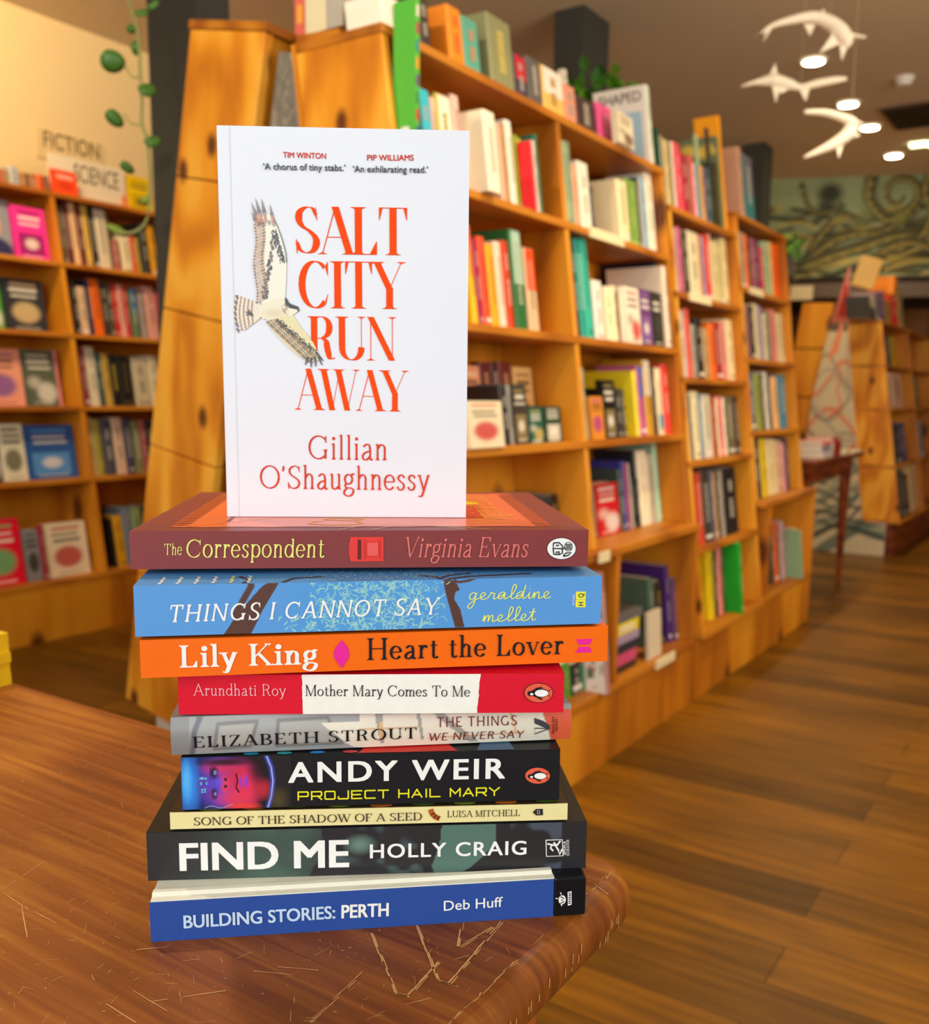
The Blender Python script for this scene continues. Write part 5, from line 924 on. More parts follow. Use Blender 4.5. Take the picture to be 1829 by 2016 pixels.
# -- MOTHER MARY
root, Q, _ = stack_book('bright red book with a torn cream band across its spine, under the orange book', (-.3819, .3114, .8691), 36.35, .1974, .0209, .126, 'e2122e', ((345.7, 1336.5), (1110.3, 1318.2), (1109.4, 1402.9), (351.9, 1407)))
rr = np.random.default_rng(8); lft = [z3(1335+25*t+rr.uniform(-4, 4), 1425+318*t) for t in np.linspace(0, 1, 14)]; rgt = [z4(862-30*t**.7+rr.uniform(-4, 4), 1300+330*t) for t in np.linspace(1, 0, 16)]
W = np.clip(np.array([Q.loc(*p) for p in lft+rgt]), [0, 0], [Q.L, Q.T]); link('torn_band', front(W, .0003), [tuple(range(len(W)))], M('fbf8ea'), root)
F1 = Serif(T=.085, t=.045, sf=.07, xh=.62); put(root, 'author_lettering', F1.text('Arundhati Roy'), Q, z3(557, 1612), z3(1230, 1607), 20.6, M('f6c4c8'), .0006)
put(root, 'title_lettering', Serif(T=.1, t=.045, sf=.07, xh=.62).text('Mother Mary Comes To Me'), Q, z3(1372, 1608), z4(780, 1508), 21, BLK, .0006)
penguin_logo(root, Q, *z4(1262, 1477), 28, 20, True)

# -- LILY KING
root, Q, _ = stack_book('orange book with white and black serif lettering and a pink petal', (-.3846, .2916, .8926), 43.18, .2378, .0191, .153, 'ff6f08', ((274.2, 1258.8), (1195.6, 1234.3), (1195.3, 1301.7), (277.7, 1335.2)))
put(root, 'author_lettering', Serif(T=.17, t=.06, sf=.09, xh=.64).text('Lily King', gap=.1), Q, z3(442, 1395), z3(1415, 1370), 44.5, WH, .0005)
put(root, 'title_lettering', Serif(T=.13, t=.045, sf=.09, xh=.62).text('Heart the Lover', gap=.1), Q, z4(15, 1265), z4(1410, 1222), 43, M('1d1a20'), .0005)
PK = M('f0289a'); c_ = z3(1583, 1295)
shape(root, 'petal', Q, [(c_[0]+dx, c_[1]+dy) for dx, dy in ((0, -28), (5, -21), (12, -13), (15, 0), (13, 11), (7, 19), (2, 28), (-2, 26), (-7, 18), (-14, 9), (-15, -3), (-11, -14), (-4, -22))], PK, .0005)
shape(root, 'publisher_logo', Q, [z4(*p) for p in ((1503, 1122), (1628, 1119), (1605, 1158), (1528, 1160))], PK, .0005); shape(root, 'publisher_logo', Q, [z4(*p) for p in ((1528, 1174), (1605, 1172), (1628, 1210), (1503, 1213))], PK, .0005)

# -- THINGS I CANNOT SAY
root, Q, _ = stack_book('sky blue book with brown tree trunks and yellow handwriting on its spine', (-.3865, .2908, .9134), 42.91, .2352, .0253, .153, '5a9ede', ((257.6, 1150.3), (1182.5, 1136.2), (1182, 1227.2), (266.7, 1253.4)))
L, T = Q.L, Q.T; pa = Paint(640, 72, '5a9ede', L, T); e3 = lambda pts: [tuple(Q.loc(*z3(*p))) for p in pts]; e4 = lambda pts: [tuple(Q.loc(*z4(*p))) for p in pts]
u, v = pa.X/L, pa.Y/T; dens = np.clip(np.exp(-((u-.42)/.1)**4)*.9+np.exp(-((u-.53)/.12)**4)*.9, 0, 1); pa._mix(dens*.4, '479fd8')
pa.poly(e3([(740, 1165), (935, 1160), (1020, 960), (1125, 760), (1165, 670), (1130, 670), (1095, 740), (1005, 790), (930, 880), (830, 1010)]), '5a3a30'); pa.stroke(e3([(820, 1010), (870, 900), (925, 790), (900, 710), (850, 670)]), .0016, '5a3a30', 1, .25)
pa.poly(e4([(636, 1040), (702, 1036), (668, 912), (622, 842), (628, 792), (660, 782), (640, 738), (600, 716), (570, 668), (530, 664), (556, 790), (592, 905)]), '5a3a30')
pa.stroke(e4([(600, 720), (660, 725), (720, 716), (790, 690), (900, 668)]), .0007, '5a3a30', 1, .3); pa.stroke(e4([(620, 716), (640, 680), (700, 650)]), .0007, '5a3a30', 1, .3)
rr = np.random.default_rng(4)
for k in range(620):
    a = rr.choice([.36, .44, .5, .56, .6]); uu, vv = rr.normal(a, .045), rr.random()
    if not .29 < uu < .655 or (uu > .6 and rr.random() < .4) or (uu < .36 and vv > .3): continue
    t = rr.uniform(0, 3.14); l_ = .0011; x, y = uu*L, vv*T; pa.stroke([(x-l_*math.cos(t), y-l_*math.sin(t)), (x+l_*.2*math.sin(t), y-l_*.2*math.cos(t)), (x+l_*math.cos(t), y+l_*math.sin(t))], .00024, ('a4dcc4', 'b4e4c4', '86ccd4')[k % 3], .85, .4)
art(root, pa, L, T)
put(root, 'title_lettering', Serif(T=.14, t=.085, sf=.05).text('THINGS I CANNOT SAY', gap=.13, slant=.2), Q, z3(375, 1060), z4(525, 946), 35, WH, .0006)
YG = M('f0f07a'); put(root, 'author_lettering', script('geraldine', .04), Q, z4(715, 848), z4(1322, 838), 14, YG, .0006); put(root, 'author_lettering', script('mellet', .04), Q, z4(825, 1002), z4(1218, 990), 14, YG, .0006)
shape(root, 'publisher_logo', Q, [z4(*p) for p in ((1505, 793), (1579, 792), (1579, 844), (1505, 845))], M('f4ee3a'), .0005); shape(root, 'publisher_logo', Q, [z4(*p) for p in ((1505, 847), (1579, 846), (1579, 899), (1505, 899))], M('f4ee3a'), .0005)
put(root, 'publisher_lettering', sans('H', .015), Q, z4(1562, 888), z4(1562, 862), 10, M('2a3a6a'), .0007); put(root, 'publisher_lettering', sans('Q', .015), Q, z4(1562, 832), z4(1562, 804), 10, M('2a3a6a'), .0007); put(root, 'publisher_lettering', sans('FICTION', .008), Q, z4(1496, 884), z4(1496, 812), 4.2, M('e8f0f8'), .0007)
tf = top_fn(T); qq = Quad((0, 0), (L, 0), (L, .153), (0, .153), L, .153)   # front cover lying face up: a strip of it shows
strokes(root, 'cover_branch', qq, [[(.052, .153), (.055, .145), (.049, .135)], [(.071, .153), (.076, .143), (.092, .139)], [(.151, .153), (.148, .146), (.14, .141)], [(.154, .153), (.165, .147), (.185, .144), (.2, .142)], [(.15, .15), (.157, .142), (.168, .138)]], .0022, M('5a3a30'), .0003, fn=tf)
V, Fc = [], []
for k in range(420):
    x, y = rr.choice([.09, .11, .13, .15])+rr.normal(0, .014), .001+.03*rr.random(); t = rr.uniform(0, 3.14); d = np.array([math.cos(t), math.sin(t)])*.0011; nn = np.array([-d[1], d[0]])*.25; p = np.array([x, y]); b = len(V); V += [p-d, p+nn, p+d, p-nn]; Fc.append((b, b+1, b+2, b+3))
link('cover_specks', tf(V, .0003), Fc, M('c4e8d8'), root)
for k in range(6): strokes(root, 'cover_blurb', qq, [[(.012+k*.0085+.0004*math.sin(j*5), .152-j*.0016), (.012+k*.0085+.0004*math.sin(j*5), .152-j*.0016-.0011)] for j in range(12)], .0016, WH if k != 4 else YG, .0003, fn=tf)

# -- THE CORRESPONDENT (lies on top)
root, Q, _ = stack_book('maroon book lying on top of the pile with an orange stamp-edged cover', (-.4096, .3071, .9420), 39.01, .2372, .0196, .205, '8a3c3a', ((252, 1045.8), (1159.8, 1042.4), (1156.9, 1114.9), (257.6, 1120.8)))
L, T, D = Q.L, Q.T, .205
F1 = Serif(T=.105, t=.045, sf=.05, xh=.74); CY = M('f4ea7c')
put(root, 'title_lettering', F1.text('The', slant=.06), Q, z3(340, 568), z3(465, 568), 22, CY, .0005); put(root, 'title_lettering', F1.text('Correspondent', slant=.06), Q, z3(497, 588), z3(1490, 586), 36, CY, .0005)
put(root, 'author_lettering', Serif(T=.1, t=.045, sf=.05, xh=.66).text('Virginia Evans', slant=.2), Q, z4(315, 550), z4(1180, 550), 40, M('ec7a70'), .0005)
RD = M('ee4038', .3)
shape(root, 'spine_stamp', Q, [z3(1680, 436), z4(158, 410), z4(160, 578), z3(1682, 616), z3(1668, 560), z3(1668, 490)], RD, .0004)
shape(root, 'stamp_window', Q, [z4(2, 428), z4(-22, 428), z4(-20, 566), z4(4, 565)], M('6a2420'), .0006); shape(root, 'stamp_window', Q, [z4(42, 446), z4(122, 444), z4(124, 540), z4(44, 543)], M('f4605a', .3), .0006)
strokes(root, 'stamp_lines', Q, [[z4(26, 424), z4(28, 566)], [z4(134, 422), z4(136, 560)], [z4(40, 446), z4(122, 444), z4(124, 540), z4(44, 543), z4(40, 446)]], .0003, M('c8301e'), .0008)
c_ = z4(1418, 490); shape(root, 'publisher_logo', Q, ell(*c_, 30, 21.8), BLK, .0004); shape(root, 'publisher_logo', Q, ell(*c_, 29, 20.8), WH, .0005)
strokes(root, 'logo_drawing', Q, [[z4(*p) for p in ln] for ln in ([(1360, 450), (1400, 448), (1425, 470), (1422, 490), (1358, 488), (1360, 450)], [(1358, 488), (1362, 530), (1400, 532), (1425, 520), (1422, 490)], [(1425, 480), (1445, 486), (1425, 495)], [(1380, 462), (1385, 470), (1400, 465)], [(1378, 526), (1384, 508), (1392, 518), (1398, 506), (1400, 526)], [(1430, 540), (1450, 520), (1490, 520), (1470, 535), (1430, 545)])], .0007, BLK, .0007)
strokes(root, 'logo_drawing', Q, [ell(*z4(1468, 476), 8, 9, 20)+[ell(*z4(1468, 476), 8, 9, 20)[0]]]+[[z4(1448, 460+k*11), z4(1490, 460+k*11)] for k in range(4)]+[[z4(1452+k*11, 455), z4(1452+k*11, 500)] for k in range(4)], .00035, BLK, .0007)
tf = top_fn(T); qq = Quad((0, D), (L, D), (L, 0), (0, 0), L, D)   # cover: x along the spine, y from spine to fore-edge
PEACH = M('f4714a', .28, .5)
edge = []; nT = 26; y0_, y1_ = .013, D-.013
edge += [(x, y0_+.0018*abs(math.sin(x*90))) for x in np.linspace(.017, L-.017, 70)]
for k in range(nT): ya = y0_+(y1_-y0_)*k/nT; yb = y0_+(y1_-y0_)*(k+.5)/nT; yc = y0_+(y1_-y0_)*(k+1)/nT; edge += [(L-.017, ya), (L-.017, yb), (L-.026, yb), (L-.026, yc)]
edge += [(x, y1_-.0018*abs(math.sin(x*90))) for x in np.linspace(L-.017, .017, 70)]
for k in range(nT): ya = y1_-(y1_-y0_)*k/nT; yb = y1_-(y1_-y0_)*(k+.5)/nT; yc = y1_-(y1_-y0_)*(k+1)/nT; edge += [(.017, ya), (.017, yb), (.026, yb), (.026, yc)]
shape(root, 'cover_panel', qq, edge, PEACH, .0002, fn=tf)
def up_text(name, geo, xb, yS, yE, cap, m): return put(root, name, geo, qq, (xb, yS), (xb, yE), cap, m, .0004, fn=tf)
GL = M('f8b84a')
V, Fc, ch = F1.text('The'); up_text('cover_lettering', (V, Fc, ch), .074, .085, .15, .022, GL); V, Fc, ch = F1.text('Correspondent'); up_text('cover_lettering', (V, Fc, ch), .118, .02, .19, .03, GL)
V, Fc, ch = Serif(T=.08, t=.05, sf=.05).text('Virginia Evans', slant=.15); up_text('cover_lettering', (V, Fc, ch), L-.038, .025, D-.03, .02, GL)
strokes(root, 'cover_blurb', qq, [[(.044, .035+k*.0055), (.044, .035+k*.0055+.0042)] for k in range(24)], .0022, M('8a3a30'), .0004, fn=tf)
strokes(root, 'cover_flourish', qq, [catmull([(.105, .001), (.125, .022), (.155, .017), (.185, .001)], 10), catmull([(.122, .001), (.14, .018), (.16, .012), (.172, .001)], 10)], .0007, M('f4c890'), .0004, fn=tf)
shape(root, 'cover_picture', qq, [(.165, .05), (.19, .05), (.19, .11), (.165, .11)], M('c8401e'), .0004, fn=tf); shape(root, 'cover_sticker', qq, ell(.178, .128, .014, .012), M('f0d01c'), .0004, fn=tf)

# -- the white paperback standing on the pile
yw = 36.18; H_, W_, TH = .2117, .1363, .017
root = empty('book', (-.4143, .3769, .9621), 'white paperback with an osprey and orange serif title standing upright on the pile', 'book', None, R(yw))
Q = Quad((425, 247), (925, 260), (917, 1020), (447, 1018), W_, H_)
PW = mat('white_cover_stock', 'eff1f4', .35, .3, bscale=2)
MB().prism([(0, .0004), (.0004, 0), (W_, 0), (W_, .0006), (.0006, .0006), (.0006, TH-.0006), (W_, TH-.0006), (W_, TH), (.0004, TH), (0, TH-.0004)], 0, H_, 'z').build('cover', PW, root)
MB().box(.0006, W_-.0004, .0006, TH-.0006, .0002, H_-.0002).build('page_block', CREAM, root)
xs = Q.loc(461, 640)[0]; MB().box(xs-.0003, xs+.0003, -.00025, 0, 0, H_).build('hinge_crease', M('e2e4e8'), root)
OT = M('ff4e04', .5, .1); OA = M('dc4226', .5, .1); GR = M('55565a')
FT = Serif(T=.19, t=.017, sf=.11, bk=.035, nib=4, p=1.5)
put(root, 'title_lettering', FT.text('SALT', gap=-.02), Q, z1(566, 882), z1(1338, 896), 91, OT, .0004); put(root, 'title_lettering', FT.text('CITY', gap=-.0), Q, z1(588, 1252), z1(1328, 1263), 91.5, OT, .0004)
put(root, 'title_lettering', FT.text('RUN', gap=.02), Q, z1(650, 1612), z1(1262, 1620), 86, OT, .0004); put(root, 'title_lettering', FT.text('AWAY', gap=-.06), Q, z2(557, 556), z2(1345, 573), 82.5, OT, .0004)
FA2 = Serif(T=.09, t=.05, sf=.045, xh=.68); put(root, 'author_lettering', FA2.text('Gillian'), Q, z2(655, 912), z2(1195, 921), 49, OA, .0004); put(root, 'author_lettering', FA2.text("O'Shaughnessy"), Q, z2(322, 1124), z2(1493, 1140), 48, OA, .0004)
put(root, 'quote_lettering', sans('TIM WINTON', .014), Q, z1(478, 240), z1(775, 250), 10.8, OA, .0004); put(root, 'quote_lettering', sans('PIP WILLIAMS', .014), Q, z1(1060, 262), z1(1385, 264), 10.8, OA, .0004)
put(root, 'quote_lettering', sans('‘A chorus of tiny stabs.’', .003), Q, z1(342, 318), z1(910, 331), 12.3, GR, .0004); put(root, 'quote_lettering', sans('‘An exhilarating read.’', .003), Q, z1(962, 338), z1(1484, 346), 12.3, GR, .0004)
# the osprey printed on the cover, wings spread
bx0, by0, bx1, by1 = 140, 505, 770, 1670
c00, c11 = Q.loc(*z1(bx0, by1)), Q.loc(*z1(bx1, by0)); bw, bh = c11[0]-c00[0], c11[1]-c00[1]; sxx = bw/(bx1-bx0)
class Mask(Paint):
    def __init__(s, *a): Paint.__init__(s, *a); s.k = np.zeros((s.ny, s.nx))
    def _mix(s, a, c, sl=None):
        Paint._mix(s, a, c, sl)
        if sl is None: s.k = np.maximum(s.k, a)
        else: s.k[sl] = np.maximum(s.k[sl], a)
pa = Mask(200, 370, 'f6f7f8', bw, bh); r = np.random.default_rng(2)
g = lambda x, y: ((x-bx0)*sxx, bh-(y-by0)*bh/(by1-by0)); G = lambda pts: [g(*p) for p in pts]; wpx = sxx
pa.poly(G([(325, 1220), (170, 1160), (152, 1250), (165, 1345), (215, 1415), (300, 1350), (345, 1305)]), 'e9dcc0')
for k in range(9): t = k/8; a = (325, 1225+85*t); b = (172-18*math.sin(t*3.1), 1165+245*t); pa.stroke(G([a, b]), 3.2*wpx, 'f2e8d0', .9); [pa.stroke(G([(a[0]+(b[0]-a[0])*s_-2, a[1]+(b[1]-a[1])*s_), (a[0]+(b[0]-a[0])*s_-5, a[1]+(b[1]-a[1])*s_+22)]), 4.5*wpx, '9a6440', .85) for s_ in (.3, .46, .62, .78, .93)]
for k in range(7): t = k/6; pa.stroke(G([(168-14*math.sin(t*3.1), 1175+225*t), (178-14*math.sin(t*3.1), 1190+225*t)]), 7*wpx, '5a3a2c', .9)
pa.poly(G([(345, 1235), (318, 1190), (305, 1120), (303, 1040), (308, 960), (310, 880), (302, 800), (296, 720), (300, 680), (330, 650), (395, 620), (430, 640), (455, 700), (480, 780), (502, 860), (510, 930), (506, 1050), (496, 1195)]), 'f3eed6')
for k in range(26):
    t = k/25; y = 690+520*t; x0_ = 298+10*math.sin(t*9); pa.stroke(G([(x0_+2, y+8), (x0_+56+16*t, y-28)]), 8*wpx, ('b0764a', '7a5238', '9c6440')[k % 3], .9)
    for s_ in (.25, .5, .75): pa.stroke(G([(x0_+52*s_, y-26*s_+3), (x0_+52*s_+6, y-26*s_+10)]), 4*wpx, 'f0e6cc', .8)
for k in range(60):
    t = r.random(); x, y = 430-75*t+r.normal(0, 9), 770+420*t; pa.blob(*g(x, y), 8*wpx, 11*wpx, ('5a4c3c', '7a6850', '342e28')[k % 3], .9, .4)
for k in range(190):
    t = r.random(); x, y = 440+58*t-r.random()**2*34, 730+210*t+r.normal(0, 10); pa.blob(*g(x, y), 4*wpx, 5*wpx, '2a2624', .9, .4)
pa.stroke(G([(425, 640), (455, 710), (482, 790), (504, 880), (508, 940)]), 4*wpx, '3a3430', .9)
for a, b, w_ in (((335, 690), (281, 545), 11), ((352, 680), (310, 520), 12), ((378, 672), (350, 522), 12), ((425, 672), (404, 560), 10), ((322, 700), (284, 612), 12)):
    m_ = (a[0]+(b[0]-a[0])*.45, a[1]+(b[1]-a[1])*.45); pa.stroke(G([a, m_]), [9*wpx, w_*wpx], 'b8704c', .95); pa.stroke(G([m_, b]), [w_*wpx, 3*wpx], '463a40', .95); pa.stroke(G([a, b]), 1.6*wpx, 'e8c8a8', .7)
for x, y in ((335, 690), (365, 690), (400, 680), (430, 690)): pa.blob(*g(x, y), 12*wpx, 16*wpx, '5a4238', .7, .5)
pa.poly(G([(358, 1325), (480, 1308), (548, 1300), (592, 1370), (640, 1430), (682, 1490), (712, 1560), (738, 1600), (700, 1618), (640, 1622), (560, 1570), (500, 1512), (440, 1450), (392, 1392)]), 'eadca4')
for k in range(24):
    t = k/23; x, y = 372+270*t, 1350+265*t; pa.stroke(G([(x, y+4), (x+52, y-33)]), 7.5*wpx, ('7a5838', 'a87c4c', '5c4632')[k % 3], .9)
    for s_ in (.3, .6): pa.blob(*g(x+48*s_, y-30*s_), 4*wpx, 5*wpx, 'f0e6c4', .9, .4)
for k in range(170):
    t = r.random(); x, y = 430+262*t+r.normal(0, 8), 1338+215*t**1.1+r.normal(0, 9); pa.blob(*g(x, y), 4.2*wpx, 5*wpx, '2c2822', .9, .4)
for a, b in (((640, 1595), (622, 1640)), ((664, 1600), (660, 1656)), ((690, 1600), (692, 1650)), ((715, 1590), (734, 1640)), ((700, 1560), (742, 1610))): pa.stroke(G([a, b]), [10*wpx, 5*wpx], '2e2a30', .95)
pa.poly(G([(318, 1238), (345, 1225), (420, 1195), (496, 1180), (530, 1222), (585, 1250), (578, 1278), (545, 1302), (480, 1312), (400, 1335), (345, 1330), (318, 1300)]), 'f1e8c6'); pa.blob(*g(420, 1290), 70*wpx, 26*wpx, 'dcc694', .6, .6)
pa.stroke(G([(500, 1190), (508, 1225), (535, 1240), (575, 1250)]), [8*wpx, 15*wpx, 14*wpx, 11*wpx], '1f1d20', 1, .3); pa.stroke(G([(572, 1252), (584, 1266), (578, 1276)]), [9*wpx, 6*wpx, 3*wpx], '1f1d20', 1, .3); pa.blob(*g(540, 1262), 20*wpx, 9*wpx, 'f6efd8', 1, .3); pa.stroke(G([(520, 1250), (560, 1258)]), 3*wpx, '1f1d20', 1, .3)
for k in range(26): pa.blob(*g(495+r.normal(0, 14), 1265+r.normal(0, 16)), 4*wpx, 6*wpx, '8a6a44', .6, .4)
for k in range(9): pa.stroke(G([(245+r.normal(0, 12), 1290+r.normal(0, 8)), (270+r.normal(0, 8), 1302+r.normal(0, 8))]), 4*wpx, '2a2824', .8)
idx = np.arange(pa.nx*pa.ny).reshape(pa.ny, pa.nx); keep = pa.k > .35; fk = keep[:-1, :-1] & keep[:-1, 1:] & keep[1:, 1:] & keep[1:, :-1]
Fc = np.stack([idx[:-1, :-1][fk], idx[:-1, 1:][fk], idx[1:, 1:][fk], idx[1:, :-1][fk]], -1); used = np.unique(Fc); rm = np.full(pa.nx*pa.ny, -1); rm[used] = np.arange(len(used))
xx, yy = pa.X.ravel()[used], pa.Y.ravel()[used]
o = link('osprey_picture', np.stack([c00[0]+xx, np.full(len(xx), -.0008), c00[1]+yy], 1), rm[Fc], PRINT, root, cols=pa.c.reshape(-1, 3)[used]); o['label'] = 'printed osprey in flight'
# ------------------------------------------------------------------ yellow books at the far end of the table
YB = mat('yellow_cover', 'f2c60a', .4)
zs_ = [(.7603, .0117, 0), (.7722, .0097, -.001), (.7821, .0099, .0015), (.7922, .0175, -.001)]
for k, (z, h, dx) in enumerate(zs_):
    lab = ('lowest yellow book in the small pile at the table end', 'yellow book, second from the bottom of the small pile', 'yellow book, third from the bottom of the small pile', 'topmost yellow book of the small pile at the table end')[k]
    root = empty('book', (-.8368+dx, .292, z), lab, 'book', 'small pile of yellow books')
    MB().box(-.125, 0, 0, .198, 0, .0006).box(-.125, 0, 0, .198, h-.0006, h).box(-.0006, 0, 0, .198, .0006, h-.0006).build('cover', YB, root)
    MB().box(-.1245, -.0006, .0004, .1976, .0006, h-.0006).build('page_block', PAGES, root)
    V, Fc = [], []
    for j in range(14): y = .186-j*.0085; b = len(V); V += [(.0004, y, h*.32), (.0004, y-.006, h*.32), (.0004, y-.006, h*.68), (.0004, y, h*.68)]; Fc.append((b, b+1, b+2, b+3))
    link('spine_lettering', V, Fc, mat('ochre_ink', '8a6a10'), root)

# ------------------------------------------------------------------ books standing on top of the plank end
for k, (x, wd, c, ac, lab) in enumerate(((-1.605, .03, 'e06a5a', 'f0b040', 'pink red book standing on top of the plank bookcase end'), (-1.573, .062, 'e8ddb4', '-', 'thick cream book between the pink and grey books above the plank end'), (-1.509, .045, 'b8b2a4', '-', 'pale grey book beside the cream one above the plank end'))):
    root = empty('book', (x, 1.70, 1.8285), lab, 'book', 'books above the plank bookcase end'); h = .22
    MB().box(0, wd, 0, .0015, 0, h).box(0, .0015, .0015, .15, 0, h).box(wd-.0015, wd, .0015, .15, 0, h).build('cover', mat('cover_'+c, c, .45), root)
    MB().box(.0015, wd-.0015, .0015, .147, .002, h-.003).build('page_block', PAGES, root)
    if ac != '-': MB().box(wd*.25, wd*.75, -.0006, 0, h*.12, h*.3).build('spine_emblem', mat('gold_foil', ac, .3), root)
tag(MB().prism([(-1.593, 1.80), (-1.465, 1.793), (-1.465, 1.819), (-1.593, 1.828)], 1.69, 1.93).build('bridging_board', PINE_PLAIN), 'brown board bridging the two halves above the fur-patterned panel', 'board')

# ------------------------------------------------------------------ signs over the wall bookcase
def sign(name, txt, loc, wd, hg, label, m, ink, bold, x_off=.06, tw=None, th=None, zf=.3):
    root = empty(name, loc, label, 'sign')
    MB().box(-.006, 0, 0, wd, 0, hg).build('board', m, root, bevel=.001)
    V, Fc, ch = sans(txt, bold); k = (tw or wd*.8)/(V[:, 0].max()-V[:, 0].min()); kz = (th or hg*.4)/ch
    link('lettering', [(.0012+i*2e-7, x_off+v[0]*k, hg*zf+v[1]*kz) for i, v in enumerate(V)], Fc, ink, root)
    return root
BI = mat('brown_ink', '5a4424', .6)
sign('sign', 'FICTION', (-4.29, 2.80, 2.13), .36, .13, 'cream sign lettered fiction on the wall above the bookcase', mat('sign_cream', 'ecd29a', .7), BI, .0, .03, .3, .075, .4)
sign('sign', 'SCIENCE', (-4.0, 2.66, 1.915), .40, .17, 'white science sign standing on top of the wall bookcase', mat('sign_white', 'efe2c4', .7), BI, .0, .125, .235, .078, .42)

# ------------------------------------------------------------------ trailing vine in front of the charcoal post
LEAF = mat('leaf_green', '4a7c2c', .4, bump=.2); STEM = mat('stem_green', '9aa058', .5); LIT = mat('lit_leaf', '8ca83c', .45)  # LIT is the leaf green with light painted into its colour
vine = empty('trailing_plant', (-2.31, 1.81, 2.2), 'trailing round-leafed vine hanging beside the charcoal post', 'plant')
vl = Vector(vine.location)
path = [(-2.36, 1.87, CEIL), (-2.33, 1.83, 2.45), (-2.315, 1.809, 2.15), (-2.315, 1.809, 2.088), (-2.298, 1.811, 2.036), (-2.284, 1.81, 1.98), (-2.271, 1.801, 1.885), (-2.262, 1.796, 1.821), (-2.256, 1.788, 1.756), (-2.241, 1.791, 1.717), (-2.23, 1.787, 1.657), (-2.224, 1.782, 1.605), (-2.22, 1.767, 1.505), (-2.247, 1.741, 1.466), (-2.295, 1.71, 1.466)]
cp = [Vector(p)-vl for p in catmull(path, 5)]
MB().tube(cp, .0042, 7).build('stem', STEM, vine, smooth=True)
def leaf(parent, c, rx, rz, rot, m, facing=None, stalk=None):
    mb = MB(); nrm = (Vector((0, 0, CAM_H))-Vector(c)).normalized() if facing is None else Vector(facing).normalized()
    a = nrm.cross(Vector((0, 0, 1))).normalized(); b = nrm.cross(a); ca, sa = math.cos(rot), math.sin(rot); n = 22; o = Vector(c)-Vector(parent.location)
    mb.v.append(tuple(o+nrm*.004))
    for ring, (f, d) in enumerate(((.55, .003), (1, -.003))):
        for k in range(n):
            t = 2*math.pi*k/n; x, z = math.cos(t)*rx*f, math.sin(t)*rz*f*(1+.12*math.cos(t)); mb.v.append(tuple(o+a*(x*ca-z*sa)+b*(x*sa+z*ca)+nrm*(d+.002*math.cos(2*t))))
    for k in range(n): k2 = (k+1) % n; mb.f.append((0, 1+k, 1+k2)); mb.f.append((1+k, 1+n+k, 1+n+k2, 1+k2))
    ob = mb.build('leaf', m, parent, smooth=True); s_ = ob.modifiers.new('t', 'SOLIDIFY'); s_.thickness = .0012
    if stalk: MB().tube([Vector(p)-Vector(parent.location) for p in catmull(stalk, 5)], .0022, 6).build('leaf_stalk', STEM, parent, smooth=True)
for c, rx, rz, rot, m, f, st_ in (((-2.284, 1.825, 2.058), .02, .016, .4, LEAF, (.5, -.6, .6), None), ((-2.303, 1.803, 2.01), .013, .011, 0, LEAF, None, None), ((-2.289, 1.803, 1.959), .012, .018, .2, LEAF, None, None),
    ((-2.337, 1.765, 1.923), .033, .029, 0, LEAF, None, [(-2.337+.03, 1.78, 1.915), (-2.295, 1.79, 1.885), (-2.272, 1.80, 1.882)]), ((-2.252, 1.808, 1.851), .026, .024, .5, LEAF, (.7, -.5, .5), None),
    ((-2.319, 1.749, 1.77), .027, .019, -.7, LEAF, None, [(-2.30, 1.765, 1.785), (-2.285, 1.775, 1.76), (-2.256, 1.788, 1.752)]), ((-2.226, 1.80, 1.713), .025, .021, .3, LEAF, (.6, -.6, .5), None), ((-2.278, 1.752, 1.639), .021, .013, -.6, LEAF, None, None), ((-2.284, 1.717, 1.47), .03, .012, -.4, LIT, None, None), ((-2.228, 1.77, 1.553), .015, .012, .5, LIT, None, None), ((-2.255, 1.838, 2.075), .02, .014, .8, LEAF, (.2, -.8, .5), None), ((-2.32, 1.80, 2.11), .022, .014, .2, LIT, None, None)):
    leaf(vine, c, rx, rz, rot, m, f, st_)

# ------------------------------------------------------------------ leafy plants on the dark posts
def bushy(loc, label, n, rad, hgt, lf, seed):
    root = empty('potted_plant', loc, label, 'plant'); r = np.random.default_rng(seed); V, Fc, C2 = [], [], []
    MB().prism([(.075*math.cos(t), .075*math.sin(t)) for t in np.linspace(0, 6.283, 17)[:-1]], -.12, -.0, 'z').build('pot', DARK, root)
    MB().box(-.155, .06, -.06, .155, -.14, -.12).build('bracket', DARK, root)
    for k in range(n):
        d = Vector((r.normal(), r.normal(), r.normal()*.6)).normalized()*rad*r.random()**.5; p = Vector((d.x, d.y, d.z*hgt/rad+hgt*.4)); L = lf*r.uniform(.7, 1.3); a = Vector((r.normal(), r.normal(), r.normal()-.3)).normalized(); b = a.cross(Vector((r.normal(), r.normal(), r.normal()))).normalized(); u = a.cross(b)*L*.12; i = len(V)
        V += [p, p+a*L*.5+b*L*.3+u, p+a*L, p+a*L*.5-b*L*.3+u, p+a*L*.5]; Fc += [(i, i+1, i+4), (i+1, i+2, i+4), (i+4, i+2, i+3), (i, i+4, i+3)]; C2 += [np.array(hexc(('2f6014', '4c8a1c', '3a741a', '6aa828')[k % 4]))]*5
    link('foliage', V, Fc, mat_col('foliage_green', .5), root, cols=np.array(C2))
    return root
bushy((-1.975, 3.955, 2.16), 'leafy green potted plant on the dark post above the bookcase', 260, .17, .22, .085, 3)
bushy((-1.97, 6.86, 2.0), 'small green plant low on the dark post beside the mural', 90, .12, .13, .06, 9)

